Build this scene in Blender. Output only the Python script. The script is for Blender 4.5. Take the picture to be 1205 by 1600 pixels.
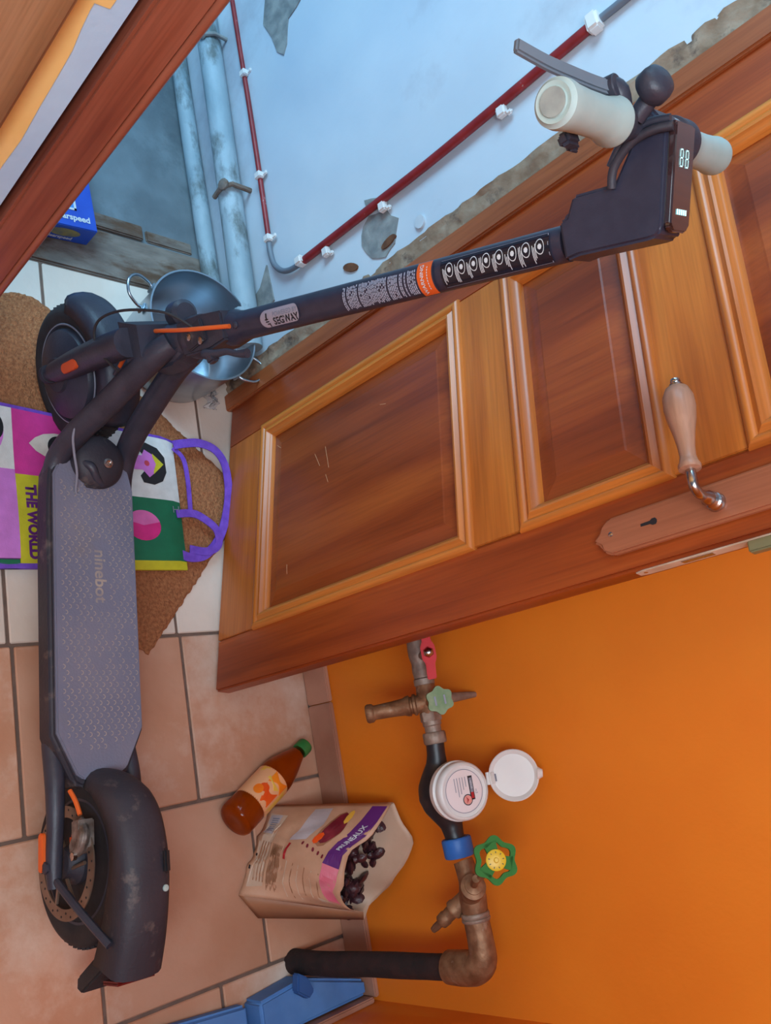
import bpy, bmesh, math, random
from mathutils import Vector, Matrix
random.seed(4)
for o in list(bpy.data.objects): bpy.data.objects.remove(o)
COL = bpy.context.scene.collection
SC = bpy.context.scene
PI = math.pi
def s(r, g, b):
    f = lambda c: (c/255/12.92) if c/255 <= .04045 else ((c/255+.055)/1.055)**2.4
    return (f(r), f(g), f(b), 1)
# ---------------------------------------------------------------- camera
R0 = (0.176014575, 0.718007275, 0.673412520)
R1 = (0.953050330, 0.046938119, -0.299151937)
R2 = (-0.246401984, 0.694451126, -0.676035277)
cd = bpy.data.cameras.new('camera'); cam = bpy.data.objects.new('camera', cd); COL.objects.link(cam)
cam.matrix_world = Matrix(((R0[0], -R1[0], -R2[0], 0), (R0[1], -R1[1], -R2[1], 0), (R0[2], -R1[2], -R2[2], 1.5), (0, 0, 0, 1)))
cd.sensor_fit = 'VERTICAL'; cd.sensor_height = 24; cd.lens = 1324.2/1600*24; cd.clip_start = .02
SC.camera = cam
# ---------------------------------------------------------------- world and lights
W = bpy.data.worlds.new('world'); SC.world = W; W.use_nodes = True
W.node_tree.nodes['Background'].inputs[0].default_value = (.52, .62, .85, 1)
W.node_tree.nodes['Background'].inputs[1].default_value = .30
def area(name, loc, target, size, power, color, sy=None):
    l = bpy.data.lights.new(name, 'AREA'); l.energy = power; l.size = size; l.color = color
    if sy: l.shape = 'RECTANGLE'; l.size_y = sy
    o = bpy.data.objects.new(name, l); COL.objects.link(o); o.location = loc
    o.rotation_euler = (Vector(target)-Vector(loc)).to_track_quat('-Z', 'Y').to_euler()
    return o
area('daylight_street_door', (-2.5, -.5, 2.3), (-1.0, 1.05, .95), 1.2, 104, (.37, .73, 1), 1.8)
area('daylight_room_window', (.46, -.40, 1.95), (-.66, .66, .74), .9, 48, (.70, .87, 1), 1.1)
area('overhead_fill', (.1, -.1, 2.55), (-.35, .6, .4), .8, 8, (.78, .90, 1), .8)  # weak overhead fill added to the window light, no opening behind it
SC.view_settings.view_transform = 'Standard'; SC.view_settings.look = 'None'
SC.view_settings.gamma = 1; SC.view_settings.use_curve_mapping = False
SC.view_settings.exposure = 0.0
# ---------------------------------------------------------------- materials
def base(name, col, rough=.6, metal=0, **k):
    m = bpy.data.materials.new(name); m.use_nodes = True
    b = m.node_tree.nodes['Principled BSDF']
    b.inputs['Base Color'].default_value = col; b.inputs['Roughness'].default_value = rough
    b.inputs['Metallic'].default_value = metal
    for kk, v in k.items(): b.inputs[kk.replace('_', ' ')].default_value = v
    return m, m.node_tree, b
def mat(name, c1, c2=None, rough=.6, metal=0, scale=8, detail=6, lo=.35, hi=.65, bump=0, bscale=60, map_scale=(1, 1, 1), rnd=0, c3=None, s3=2.5, lo3=.5, hi3=.62, **k):
    m, t, b = base(name, c1, rough, metal, **k); N = t.nodes; L = t.links
    tc = N.new('ShaderNodeTexCoord'); mp = N.new('ShaderNodeMapping'); mp.inputs['Scale'].default_value = map_scale
    L.new(tc.outputs['Object'], mp.inputs[0])
    vec = mp.outputs[0]
    if rnd:
        oi = N.new('ShaderNodeObjectInfo'); ad = N.new('ShaderNodeVectorMath'); ad.operation = 'MULTIPLY_ADD'
        cb = N.new('ShaderNodeCombineXYZ')
        for i in range(3): L.new(oi.outputs['Random'], cb.inputs[i])
        L.new(cb.outputs[0], ad.inputs[0]); ad.inputs[1].default_value = (37, 19, 53); L.new(vec, ad.inputs[2]); vec = ad.outputs[0]
    out = None
    if c2:
        n = N.new('ShaderNodeTexNoise'); n.inputs['Scale'].default_value = scale; n.inputs['Detail'].default_value = detail
        L.new(vec, n.inputs[0]); r = N.new('ShaderNodeValToRGB')
        r.color_ramp.elements[0].position = lo; r.color_ramp.elements[1].position = hi
        r.color_ramp.elements[0].color = c1; r.color_ramp.elements[1].color = c2
        L.new(n.outputs[0], r.inputs[0]); out = r.outputs[0]
    if c3:
        n = N.new('ShaderNodeTexNoise'); n.inputs['Scale'].default_value = s3; n.inputs['Detail'].default_value = 8; n.inputs['Roughness'].default_value = .65
        L.new(vec, n.inputs[0]); r = N.new('ShaderNodeValToRGB')
        r.color_ramp.elements[0].position = lo3; r.color_ramp.elements[1].position = hi3
        L.new(n.outputs[0], r.inputs[0]); mx = N.new('ShaderNodeMix'); mx.data_type = 'RGBA'
        L.new(r.outputs[0], mx.inputs[0]); L.new(out, mx.inputs[6]); mx.inputs[7].default_value = c3; out = mx.outputs[2]
    if rnd:
        hs = N.new('ShaderNodeHueSaturation'); ma = N.new('ShaderNodeMath'); ma.operation = 'MULTIPLY_ADD'
        L.new(oi.outputs['Random'], ma.inputs[0]); ma.inputs[1].default_value = rnd; ma.inputs[2].default_value = 1-rnd/2
        L.new(ma.outputs[0], hs.inputs['Value']); L.new(out, hs.inputs['Color']); out = hs.outputs[0]
    if out: L.new(out, b.inputs['Base Color'])
    if bump:
        n = N.new('ShaderNodeTexNoise'); n.inputs['Scale'].default_value = bscale; n.inputs['Detail'].default_value = 5
        L.new(vec, n.inputs[0]); bp = N.new('ShaderNodeBump'); bp.inputs['Strength'].default_value = bump; bp.inputs['Distance'].default_value = .004
        L.new(n.outputs[0], bp.inputs['Height']); L.new(bp.outputs[0], b.inputs['Normal'])
    return m
def wood(name, dark, mid, light, axis, rough=.38, sc=1.0):
    m, t, b = base(name, mid, rough, 0, Coat_Weight=.15, Coat_Roughness=.3); N = t.nodes; L = t.links
    tc = N.new('ShaderNodeTexCoord'); mp = N.new('ShaderNodeMapping')
    S = [16*sc]*3; S[axis] = 1.3*sc; mp.inputs['Scale'].default_value = S
    L.new(tc.outputs['Object'], mp.inputs[0])
    n = N.new('ShaderNodeTexNoise'); n.inputs['Scale'].default_value = 1; n.inputs['Detail'].default_value = 4; n.inputs['Distortion'].default_value = .6
    L.new(mp.outputs[0], n.inputs[0])
    r = N.new('ShaderNodeValToRGB'); e = r.color_ramp.elements; e[0].position = .3; e[0].color = dark; e[1].position = .72; e[1].color = light
    k = e.new(.5); k.color = mid; L.new(n.outputs[0], r.inputs[0])
    mp2 = N.new('ShaderNodeMapping'); S = [240]*3; S[axis] = 7; mp2.inputs['Scale'].default_value = S; L.new(tc.outputs['Object'], mp2.inputs[0])
    n2 = N.new('ShaderNodeTexNoise'); n2.inputs['Scale'].default_value = 1; n2.inputs['Detail'].default_value = 3; L.new(mp2.outputs[0], n2.inputs[0])
    mx = N.new('ShaderNodeMix'); mx.data_type = 'RGBA'; mx.blend_type = 'MULTIPLY'; mx.inputs[0].default_value = .35
    r2 = N.new('ShaderNodeValToRGB'); r2.color_ramp.elements[0].color = (.45, .4, .35, 1); r2.color_ramp.elements[0].position = .3; r2.color_ramp.elements[1].position = .6
    L.new(n2.outputs[0], r2.inputs[0]); L.new(r.outputs[0], mx.inputs[6]); L.new(r2.outputs[0], mx.inputs[7]); L.new(mx.outputs[2], b.inputs['Base Color'])
    bp = N.new('ShaderNodeBump'); bp.inputs['Strength'].default_value = .12; bp.inputs['Distance'].default_value = .001
    L.new(n2.outputs[0], bp.inputs['Height']); L.new(bp.outputs[0], b.inputs['Normal'])
    return m
M = {}
M['stile'] = wood('stile_wood', s(124, 46, 14), s(156, 66, 22), s(176, 82, 30), 2)
M['rail'] = wood('rail_wood', s(164, 82, 26), s(192, 104, 36), s(206, 120, 46), 0)
M['panel'] = wood('panel_wood', s(112, 44, 16), s(146, 64, 24), s(168, 82, 32), 2, sc=.8)
M['mould'] = wood('moulding_wood', s(170, 88, 30), s(198, 112, 42), s(212, 128, 54), 2)
M['gap'] = mat('gap_shade_wood', s(96, 34, 18), s(120, 46, 24), rough=.5, map_scale=(20, 20, 2))  # dark brown carries the shade in the gap between door and frame
M['frame'] = wood('frame_wood', s(140, 74, 40), s(165, 92, 52), s(180, 108, 66), 2)
M['casing'] = wood('casing_wood', s(128, 64, 46), s(156, 86, 62), s(170, 104, 80), 2)
M['lightwood'] = wood('bare_wood', s(140, 96, 60), s(170, 124, 84), s(186, 142, 104), 2, rough=.6)
M['plate'] = wood('plate_wood', s(150, 84, 58), s(172, 100, 68), s(186, 114, 82), 2)
M['grip'] = wood('turned_wood', s(146, 98, 74), s(172, 122, 96), s(186, 140, 114), 0, rough=.4)
M['orange'] = mat('orange_paint', s(240, 134, 30), s(232, 122, 24), rough=.55, scale=3, bump=.12, bscale=90)
M['plaster'] = mat('pale_plaster', s(176, 188, 200), s(196, 204, 210), rough=.7, scale=2.2, detail=8, bump=.35, bscale=14, c3=s(150, 150, 160), s3=1.6, lo3=.56, hi3=.75)
M['cement'] = mat('bare_cement', s(112, 114, 114), s(146, 146, 142), rough=.9, scale=30, bump=.6, bscale=60)
M['stone'] = mat('rough_mortar', s(128, 100, 78), s(160, 136, 114), rough=.95, scale=26, bump=.8, bscale=50, c3=s(88, 70, 60), s3=18, lo3=.55, hi3=.66)
M['nearwall'] = mat('white_undercoat', s(192, 226, 252), s(180, 214, 244), rough=.7, scale=6, bump=.2, bscale=60)
M['yellow'] = mat('yellow_paint', s(255, 216, 140), s(250, 206, 124), rough=.6, scale=8, bump=.2, bscale=60)
M['slab'] = mat('corridor_cement', s(98, 108, 114), s(116, 128, 134), rough=.9, scale=10, bump=.3, bscale=60, c3=s(90, 100, 106), s3=4)
M['threshold'] = mat('old_threshold_wood', s(104, 92, 84), s(134, 122, 112), rough=.85, scale=12, bump=.5, map_scale=(3, 1, 3), c3=s(92, 66, 48), s3=5)
M['tile'] = mat('terracotta_tile', s(190, 132, 100), s(208, 158, 130), rough=.55, scale=5, detail=7, bump=.25, bscale=50, rnd=.22, c3=s(226, 200, 182), s3=3, lo3=.5, hi3=.7)
M['tile_daylit'] = mat('daylit_tile', s(216, 196, 180), s(228, 212, 198), rough=.55, scale=6, detail=7, bump=.25, bscale=50, rnd=.12, c3=s(176, 140, 116), s3=3, lo3=.58, hi3=.72)  # terracotta tile whitened to carry the daylight by the doorway
M['skirt'] = mat('skirting_tile', s(164, 112, 90), s(186, 134, 110), rough=.5, scale=8, bump=.2, rnd=.12)
M['grout'] = mat('grout', s(120, 96, 84), s(104, 84, 74), rough=.95, scale=40, bump=.5)
M['coir'] = mat('coir', s(146, 88, 54), s(180, 116, 74), rough=1, scale=160, detail=3, bump=1, bscale=300)
M['pipe_old'] = mat('painted_pipe', s(130, 150, 160), s(160, 176, 184), rough=.6, scale=14, bump=.5, bscale=40, map_scale=(.5, 1, 1), c3=s(96, 104, 104), s3=12)
M['redpipe'] = mat('oxide_red_paint', s(122, 26, 30), s(140, 38, 40), rough=.45, scale=40, c3=s(170, 150, 150), s3=40, lo3=.66, hi3=.7)
M['cable_grey'] = mat('grey_cable', s(96, 104, 116), s(110, 118, 128), rough=.5)
M['white'] = mat('white_plastic', s(222, 218, 214), s(212, 208, 206), rough=.4, scale=12)
M['offwhite'] = mat('aged_white_metal', s(206, 188, 166), s(184, 160, 136), rough=.5, scale=24)
M['black'] = mat('black_plastic', s(48, 48, 60), s(58, 58, 70), rough=.45, scale=30, bump=.15, bscale=200)
M['dusty'] = mat('dusty_black', s(44, 42, 52), s(58, 54, 62), rough=.6, scale=10, bump=.2, bscale=150, c3=s(124, 110, 102), s3=22, lo3=.56, hi3=.76)
M['stem'] = mat('stem_paint', s(46, 46, 62), s(52, 52, 68), rough=.38, scale=60, bump=.06, bscale=500)
M['deck'] = mat('deck_rubber', s(112, 114, 134), s(126, 124, 140), rough=.8, scale=7, bump=.3, bscale=260, c3=s(128, 118, 114), s3=9, lo3=.55, hi3=.8)
M['deckbump'] = mat('deck_dimple', s(176, 160, 146), s(148, 138, 136), rough=.85, scale=50)
M['rubber'] = mat('tyre_rubber', s(34, 32, 36), s(48, 44, 46), rough=.75, scale=24, bump=.25)
M['orangep'] = mat('orange_plastic', s(232, 104, 40), s(220, 92, 34), rough=.4)
M['orangedeep'] = mat('orange_reflector', s(214, 88, 44), s(200, 80, 40), rough=.3)
M['gripp'] = mat('pale_grip_rubber', s(166, 186, 182), s(176, 194, 190), rough=.6, scale=20, bump=.1)
M['steel'] = mat('steel', s(176, 182, 188), s(150, 158, 166), rough=.28, metal=1, scale=3, map_scale=(1, 1, 6))
M['potsteel'] = mat('brushed_pot', s(184, 192, 200), s(154, 162, 170), rough=.33, metal=1, scale=4, map_scale=(1, 1, 3))
M['chrome'] = mat('worn_chrome', s(200, 190, 184), s(170, 160, 156), rough=.22, metal=1, scale=20)
M['disc'] = mat('brake_disc', s(150, 128, 112), s(128, 104, 88), rough=.4, metal=.6, scale=20)
M['caliper'] = mat('caliper_alloy', s(150, 138, 130), s(92, 78, 70), rough=.5, metal=.5, scale=60)
M['screen'] = mat('display_glass', s(60, 40, 40), s(44, 34, 40), rough=.08, Coat_Weight=1.0)
M['led'], _t, _b = base('display_led', (.5, 1, 1, 1), .3); _b.inputs['Emission Color'].default_value = (.45, .95, 1, 1); _b.inputs['Emission Strength'].default_value = 1.4
M['print_pale'] = mat('pale_ink', s(176, 182, 200), rough=.5)
M['silver'] = mat('silver_label', s(170, 164, 176), s(160, 154, 168), rough=.4, metal=.2)
M['print_black'] = mat('black_ink', s(28, 28, 32), rough=.5)
M['print_white'] = mat('white_ink', s(206, 210, 214), rough=.5)
M['print_grey'] = mat('grey_ink', s(130, 132, 146), rough=.5)
M['taillight'] = mat('red_lens', s(120, 20, 26), s(90, 14, 20), rough=.2)
M['purple'] = mat('purple_webbing', s(122, 78, 196), s(104, 62, 176), rough=.7, scale=60, bump=.3, bscale=300)
for n_, c in dict(bagwhite=(226, 226, 222), magenta=(216, 56, 150), bagred=(190, 30, 70), lilac=(212, 130, 216), baggreen=(16, 112, 76), bagyellow=(206, 198, 40), skin=(214, 124, 214), pinkl=(226, 110, 176), pinkd=(222, 40, 130), eyewhite=(224, 212, 200), lips=(206, 70, 90)).items():
    M[n_] = mat('print_'+n_, s(*c), s(*[max(0, int(v*.93)) for v in c]), rough=.6, scale=40, bump=.15, bscale=500)
M['bottle'], _t, _b = base('amber_pet', s(236, 168, 84), .06); _b.inputs['Transmission Weight'].default_value = 1; _b.inputs['IOR'].default_value = 1.25
M['juice'] = mat('orange_juice', s(216, 128, 52), s(200, 112, 44), rough=.2, scale=5, Transmission_Weight=.45, IOR=1.33)
M['greencap'] = mat('green_cap', s(50, 120, 60), s(44, 108, 54), rough=.4)
M['lab_cream'] = mat('label_cream', s(240, 176, 130), s(232, 166, 118), rough=.4)
M['lab_or'] = mat('label_orange', s(242, 116, 20), s(246, 140, 30), rough=.35, scale=30)
M['lab_red'] = mat('label_red_orange', s(230, 70, 20), s(236, 96, 26), rough=.35, scale=30)
M['lab_yel'] = mat('label_yellow', s(238, 176, 60), s(226, 186, 80), rough=.35, scale=30)
M['kraft'] = mat('kraft_film', s(190, 142, 112), s(206, 160, 130), rough=.42, scale=14, bump=.6, bscale=22)
M['kraft_l'] = mat('kraft_pale', s(206, 176, 152), s(196, 164, 140), rough=.5, scale=20)
M['kraft_d'] = mat('kraft_print_brown', s(150, 100, 70), s(164, 112, 80), rough=.5, scale=20)
M['foil'] = mat('pouch_lining', s(190, 178, 180), s(172, 158, 160), rough=.35, scale=12, bump=.4, bscale=30)
M['prune'] = mat('dried_fruit', s(52, 26, 34), s(78, 40, 44), rough=.35, scale=60, bump=.8, bscale=90)
M['maroon'] = mat('maroon_print', s(110, 24, 40), s(132, 34, 50), rough=.4, scale=50)
M['violet'] = mat('violet_print', s(92, 34, 110), s(104, 44, 122), rough=.4)
M['rose'] = mat('rose_print', s(216, 96, 120), s(226, 130, 146), rough=.4, scale=20)
M['redink'] = mat('red_ink', s(170, 26, 34), rough=.5)
M['brass'] = mat('aged_brass', s(122, 84, 58), s(156, 118, 88), rough=.55, metal=.55, scale=50, bump=.4, bscale=90, c3=s(178, 160, 142), s3=26, lo3=.6, hi3=.72)
M['greybrass'] = mat('limed_brass', s(128, 108, 96), s(160, 142, 128), rough=.55, metal=.4, scale=50, bump=.3, bscale=90)
M['lagging'] = mat('black_lagging', s(30, 20, 20), s(50, 28, 26), rough=.9, scale=30, bump=.9, bscale=60)
M['meterblack'] = mat('black_casting', s(30, 28, 32), s(38, 36, 40), rough=.4, scale=30, bump=.1)
M['bluenut'] = mat('blue_nut', s(34, 96, 178), s(40, 108, 190), rough=.45)
M['greenwheel'] = mat('green_wheel', s(26, 104, 16), s(32, 112, 20), rough=.65)
M['palegreen'] = mat('faded_green_wheel', s(130, 146, 112), s(104, 132, 92), rough=.6, scale=60)
M['yellowcap'] = mat('yellow_cap', s(226, 186, 40), rough=.4)
M['redlever'] = mat('red_lever', s(204, 22, 34), s(190, 18, 28), rough=.6)
M['bluefoam'] = mat('blue_foam', s(92, 140, 200), s(78, 126, 188), rough=.7, scale=14, bump=.3, bscale=40)
M['boxblue'] = mat('box_blue', s(30, 72, 176), s(38, 84, 190), rough=.4, scale=12)
M['boxlight'] = mat('box_sky', s(80, 160, 220), s(50, 110, 190), rough=.35, scale=18)
M['wrap'], _t, _b = base('clear_plastic', (.95, .97, 1, 1), .08); _b.inputs['Transmission Weight'].default_value = .9; _b.inputs['IOR'].default_value = 1.2
# ---------------------------------------------------------------- geometry helpers
def vadd(a, b): return tuple(x+y for x, y in zip(a, b))
def box(c, d, mx=None):
    V = [(c[0]+d[0]*i/2, c[1]+d[1]*j/2, c[2]+d[2]*k/2) for k in (-1, 1) for j in (-1, 1) for i in (-1, 1)]
    F = [(0, 2, 3, 1), (4, 5, 7, 6), (0, 1, 5, 4), (2, 6, 7, 3), (0, 4, 6, 2), (1, 3, 7, 5)]
    if mx is not None: V = [tuple(mx @ Vector(v)) for v in V]
    return V, F
def box2(a, b): return box([(x+y)/2 for x, y in zip(a, b)], [abs(y-x) for x, y in zip(a, b)])
def join(*parts):
    V, F = [], []
    for v, f in parts:
        n = len(V); V += list(v); F += [tuple(i+n for i in q) for q in f]
    return V, F
def basis(ax):
    ax = Vector(ax).normalized(); t = Vector((0, 0, 1)) if abs(ax.z) < .9 else Vector((1, 0, 0))
    u = ax.cross(t).normalized(); return u, ax.cross(u).normalized(), ax
def lathe(prof, o, ax, n=32, cap=True, sx=1):
    u, v, w = basis(ax); o = Vector(o); V = []; F = []
    for r, h in prof:
        for k in range(n):
            a = 2*PI*k/n; V.append(tuple(o+w*h+u*(r*math.cos(a)*sx)+v*(r*math.sin(a))))
    m = len(prof)
    for i in range(m-1):
        for k in range(n): F.append((i*n+k, i*n+(k+1) % n, (i+1)*n+(k+1) % n, (i+1)*n+k))
    if cap: F.append(tuple(range(n))[::-1]); F.append(tuple((m-1)*n+k for k in range(n)))
    return V, F
def smooth_pts(P, k=6):
    P = [Vector(p) for p in P]; out = []
    for i in range(len(P)-1):
        p0 = P[max(i-1, 0)]; p1 = P[i]; p2 = P[i+1]; p3 = P[min(i+2, len(P)-1)]
        for j in range(k):
            t = j/k; out.append(.5*((2*p1)+(p2-p0)*t+(2*p0-5*p1+4*p2-p3)*t*t+(3*p1-p0-3*p2+p3)*t**3))
    out.append(P[-1]); return out
def tube(P, r, n=12, sm=0, flat=None, closed=False):
    if sm: P = smooth_pts(P, sm)
    P = [Vector(p) for p in P]; m = len(P); V = []; F = []
    R = r if isinstance(r, (list, tuple)) else None
    u = None
    for i, p in enumerate(P):
        if closed: d = P[(i+1) % m]-P[i-1]
        else: d = P[min(i+1, m-1)]-P[max(i-1, 0)]
        d.normalize()
        if u is None: u = basis(d)[0]
        u = (u-d*u.dot(d)).normalized(); v = d.cross(u)
        if R:
            x = i/(m-1)*(len(R)-1); j = min(int(x), len(R)-2); rr = R[j]+(R[j+1]-R[j])*(x-j)
        else: rr = r
        for k in range(n):
            a = 2*PI*k/n; V.append(tuple(p+u*(rr*math.cos(a))+v*(rr*math.sin(a))))
    for i in range(m if closed else m-1):
        j = (i+1) % m
        for k in range(n): F.append((i*n+k, i*n+(k+1) % n, j*n+(k+1) % n, j*n+k))
    if not closed: F.append(tuple(range(n))[::-1]); F.append(tuple((m-1)*n+k for k in range(n)))
    return V, F
def ribbon(P, w, th, up=(0, 0, 1), sm=6):
    P = smooth_pts(P, sm) if sm else [Vector(p) for p in P]; V = []; F = []; m = len(P)
    for i, p in enumerate(P):
        d = (P[min(i+1, m-1)]-P[max(i-1, 0)]).normalized(); sd = d.cross(Vector(up)).normalized(); nn = sd.cross(d)
        for a, b in ((-1, -1), (1, -1), (1, 1), (-1, 1)): V.append(tuple(p+sd*(w/2*a)+nn*(th/2*b)))
    for i in range(m-1):
        for k in range(4): F.append((i*4+k, i*4+(k+1) % 4, (i+1)*4+(k+1) % 4, (i+1)*4+k))
    F.append((3, 2, 1, 0)); F.append(tuple((m-1)*4+k for k in range(4))); return V, F
def prism(poly, h0, h1, fn):
    n = len(poly); V = [fn(x, y, h0) for x, y in poly]+[fn(x, y, h1) for x, y in poly]
    F = [tuple(range(n))[::-1], tuple(range(n, 2*n))]+[(i, (i+1) % n, n+(i+1) % n, n+i) for i in range(n)]
    return V, F
def mesh(name, g, m, parent=None, smooth=False, bevel=0, seg=2, fm=None, sub=0, label=None):
    V, F = g; me = bpy.data.meshes.new(name); me.from_pydata([tuple(v) for v in V], [], F)
    ms = m if isinstance(m, (list, tuple)) else [m]
    for x in ms: me.materials.append(M[x] if isinstance(x, str) else x)
    if fm:
        for p_, i in zip(me.polygons, fm): p_.material_index = i
    bm = bmesh.new(); bm.from_mesh(me); bmesh.ops.remove_doubles(bm, verts=bm.verts, dist=1e-6)
    bmesh.ops.recalc_face_normals(bm, faces=bm.faces)
    if bevel:
        E_ = [e for e in bm.edges if len(e.link_faces) == 2 and e.calc_face_angle(0) > .5]
        bmesh.ops.bevel(bm, geom=E_, offset=bevel, segments=seg, affect='EDGES', clamp_overlap=True)
    bm.to_mesh(me); bm.free()
    if smooth:
        for p_ in me.polygons: p_.use_smooth = True
        try: me.set_sharp_from_angle(angle=math.radians(42))
        except Exception: pass
    o = bpy.data.objects.new(name, me); COL.objects.link(o)
    if parent: o.parent = parent
    if sub:
        q = o.modifiers.new('sub', 'SUBSURF'); q.levels = sub; q.render_levels = sub
    if label: o['label'] = label
    return o
def empty(name, label=None, cat=None, loc=(0, 0, 0), mx=None, group=None, kind=None):
    o = bpy.data.objects.new(name, None); COL.objects.link(o); o.empty_display_size = .05
    if mx is not None: o.matrix_world = mx
    else: o.location = loc
    return tag(o, label, cat, group, kind)
def tag(o, label=None, cat=None, group=None, kind=None):
    if label: o['label'] = label
    if cat: o['category'] = cat
    if group: o['group'] = group
    if kind: o['kind'] = kind
    return o
def text(name, body, size, fn, m, parent, align='CENTER', bold=0, sx=1.0, rows=None):
    c = bpy.data.curves.new(name, 'FONT'); c.body = body; c.size = size; c.align_x = align; c.align_y = 'CENTER'; c.offset = bold; c.resolution_u = 3
    o = bpy.data.objects.new(name, c); COL.objects.link(o)
    dg = bpy.context.evaluated_depsgraph_get(); me = bpy.data.meshes.new_from_object(o.evaluated_get(dg))
    bpy.data.objects.remove(o)
    for v in me.vertices: v.co = Vector(fn(v.co.x*sx, v.co.y))
    me.materials.clear(); me.materials.append(M[m]); t = bpy.data.objects.new(name, me); COL.objects.link(t); t.parent = parent
    return t
def plane_fn(o, ux, uy, lift=0):
    o = Vector(o); ux = Vector(ux).normalized(); uy = Vector(uy).normalized(); nn = ux.cross(uy)*lift
    return lambda x, y: tuple(o+ux*x+uy*y+nn)
def conform(poly, fn, rings=5):
    cx = sum(p[0] for p in poly)/len(poly); cy = sum(p[1] for p in poly)/len(poly); V = [fn(cx, cy)]; F = []; n = len(poly)
    for r in range(1, rings+1):
        t = r/rings
        for x, y in poly: V.append(fn(cx+(x-cx)*t, cy+(y-cy)*t))
    for k in range(n): F.append((0, 1+k, 1+(k+1) % n))
    for r in range(rings-1):
        a = 1+r*n; b = a+n
        for k in range(n): F.append((a+k, b+k, b+(k+1) % n, a+(k+1) % n))
    return V, F
def ell(cx, cy, rx, ry, n=24, rot=0):
    return [(cx+rx*math.cos(a)*math.cos(rot)-ry*math.sin(a)*math.sin(rot), cy+rx*math.cos(a)*math.sin(rot)+ry*math.sin(a)*math.cos(rot)) for a in [2*PI*k/n for k in range(n)]]
def ring_faces(cx, cy, r0, r1, n, fn):
    V = [fn(cx+r*math.cos(2*PI*k/n), cy+r*math.sin(2*PI*k/n)) for r in (r0, r1) for k in range(n)]
    return V, [(k, (k+1) % n, n+(k+1) % n, n+k) for k in range(n)]
# ================================================================ SETTING
# floor with individual tiles
floor = tag(mesh('floor', box2((-1.06, -1.4, -.06), (.51, 1.20, -.004)), 'grout'), kind='structure')
TX = [-1.045, -.9, -.578, -.2565, .065, .3865, .51]
def tile_rows(off): return [off+.3295*k for k in range(-8, 5)]
rows = {0: tile_rows(.018), 1: tile_rows(.018), 2: tile_rows(.018), 3: tile_rows(.2375), 4: tile_rows(.018), 5: tile_rows(.2375)}
offs = {0: 1.005, 1: 1.005, 2: .8975, 3: 1.005, 4: .8975, 5: 1.005}
offs = {0: 1.005, 1: 1.005, 2: .8975, 3: 1.005, 4: .8975, 5: 1.005}
# band between TX[i] and TX[i+1]; one joint at y = offs[i]
jo = {0: 1.005, 1: 1.005, 2: 1.22, 3: .8965, 4: 1.0055, 5: .8965}
for i in range(6):
    y = jo[i]-.3295*7
    while y < 1.19:
        y0, y1 = max(y, -1.2), min(y+.3295, 1.195)
        if y1-y0 > .02 and y1 > -1.2:
            g = .0032; x0, x1 = TX[i]+g, TX[i+1]-g; a, b = y0+g, y1-g
            cx, cy = (x0+x1)/2, (a+b)/2
            pale = (i <= 2 and y1 > .55)  # tiles towards the doorway take the copy with daylight in its colour
            t = mesh('tile', box((0, 0, 0), (x1-x0, b-a, .012)), 'tile_daylit' if pale else 'tile', floor, bevel=.0022, seg=1)
            t.location = (cx, cy, -.006+random.uniform(-.0004, .0004)); t.rotation_euler = (random.uniform(-.0012, .0012), random.uniform(-.0012, .0012), random.uniform(-.002, .002))
        y += .3295
# corridor floor, threshold
tag(mesh('floor_corridor', box2((-3.2, -.5, -.06), (-1.16, 1.12, -.006)), 'slab'), kind='structure')
th = tag(mesh('trim_3', box2((-1.163, .45, -.05), (-1.047, 1.09, .002)), 'threshold', bevel=.004), kind='structure')
mesh('edge_strip', join(box2((-1.205, .45, -.03), (-1.168, .92, .004)), box2((-1.20, .93, -.03), (-1.17, 1.05, -.001))), 'threshold', th, bevel=.003)
# walls
tag(mesh('wall_back', box2((-.755, 1.2, -.02), (.56, 1.3, 2.6)), 'orange'), kind='structure')
tag(mesh('wall_right', box2((.505, -1.4, -.02), (.60, 1.2, 2.6)), 'orange'), kind='structure')
def grid_wall(name, x0, x1, z0, z1, nx, nz, fn, m, thick, **k):
    V = []; F = []
    for j in range(nz+1):
        for i in range(nx+1):
            x = x0+(x1-x0)*i/nx; z = z0+(z1-z0)*j/nz; V.append((x, fn(x, z), z))
    n1 = (nx+1)*(nz+1)
    for j in range(nz+1):
        for i in range(nx+1): V.append((x0+(x1-x0)*i/nx, thick, z0+(z1-z0)*j/nz))
    for j in range(nz):
        for i in range(nx):
            a = j*(nx+1)+i; F.append((a, a+1, a+nx+2, a+nx+1)); F.append((n1+a, n1+a+nx+1, n1+a+nx+2, n1+a+1))
    for j in range(nz):
        for a in (j*(nx+1), j*(nx+1)+nx): F.append((a, a+nx+1, n1+a+nx+1, n1+a))
    for i in range(nx):
        for a in (i, nz*(nx+1)+i): F.append((a, a+1, n1+a+1, n1+a))
    return mesh(name, (V, F), m, smooth=True, **k)
wave = lambda x, z: 1.1+.004*math.sin(x*5+z*3)+.003*math.sin(z*7-x*2)+.0015*math.sin(x*23)*math.sin(z*19)
wc = tag(grid_wall('wall_corridor', -3.2, -.842, -.02, 2.6, 60, 60, wave, 'plaster', 1.2), kind='structure')
rs = random.Random(7)
rough_fn = lambda x, z: 1.094+rs.uniform(-.004, .004)
tag(grid_wall('trim_4', -.85, -.806, -.0, 2.2, 5, 160, rough_fn, 'stone', 1.19), kind='structure')
tag(mesh('trim_6', box2((-.85, 1.196, -.02), (-.755, 1.3, 2.6)), 'plaster'), kind='structure')
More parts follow.
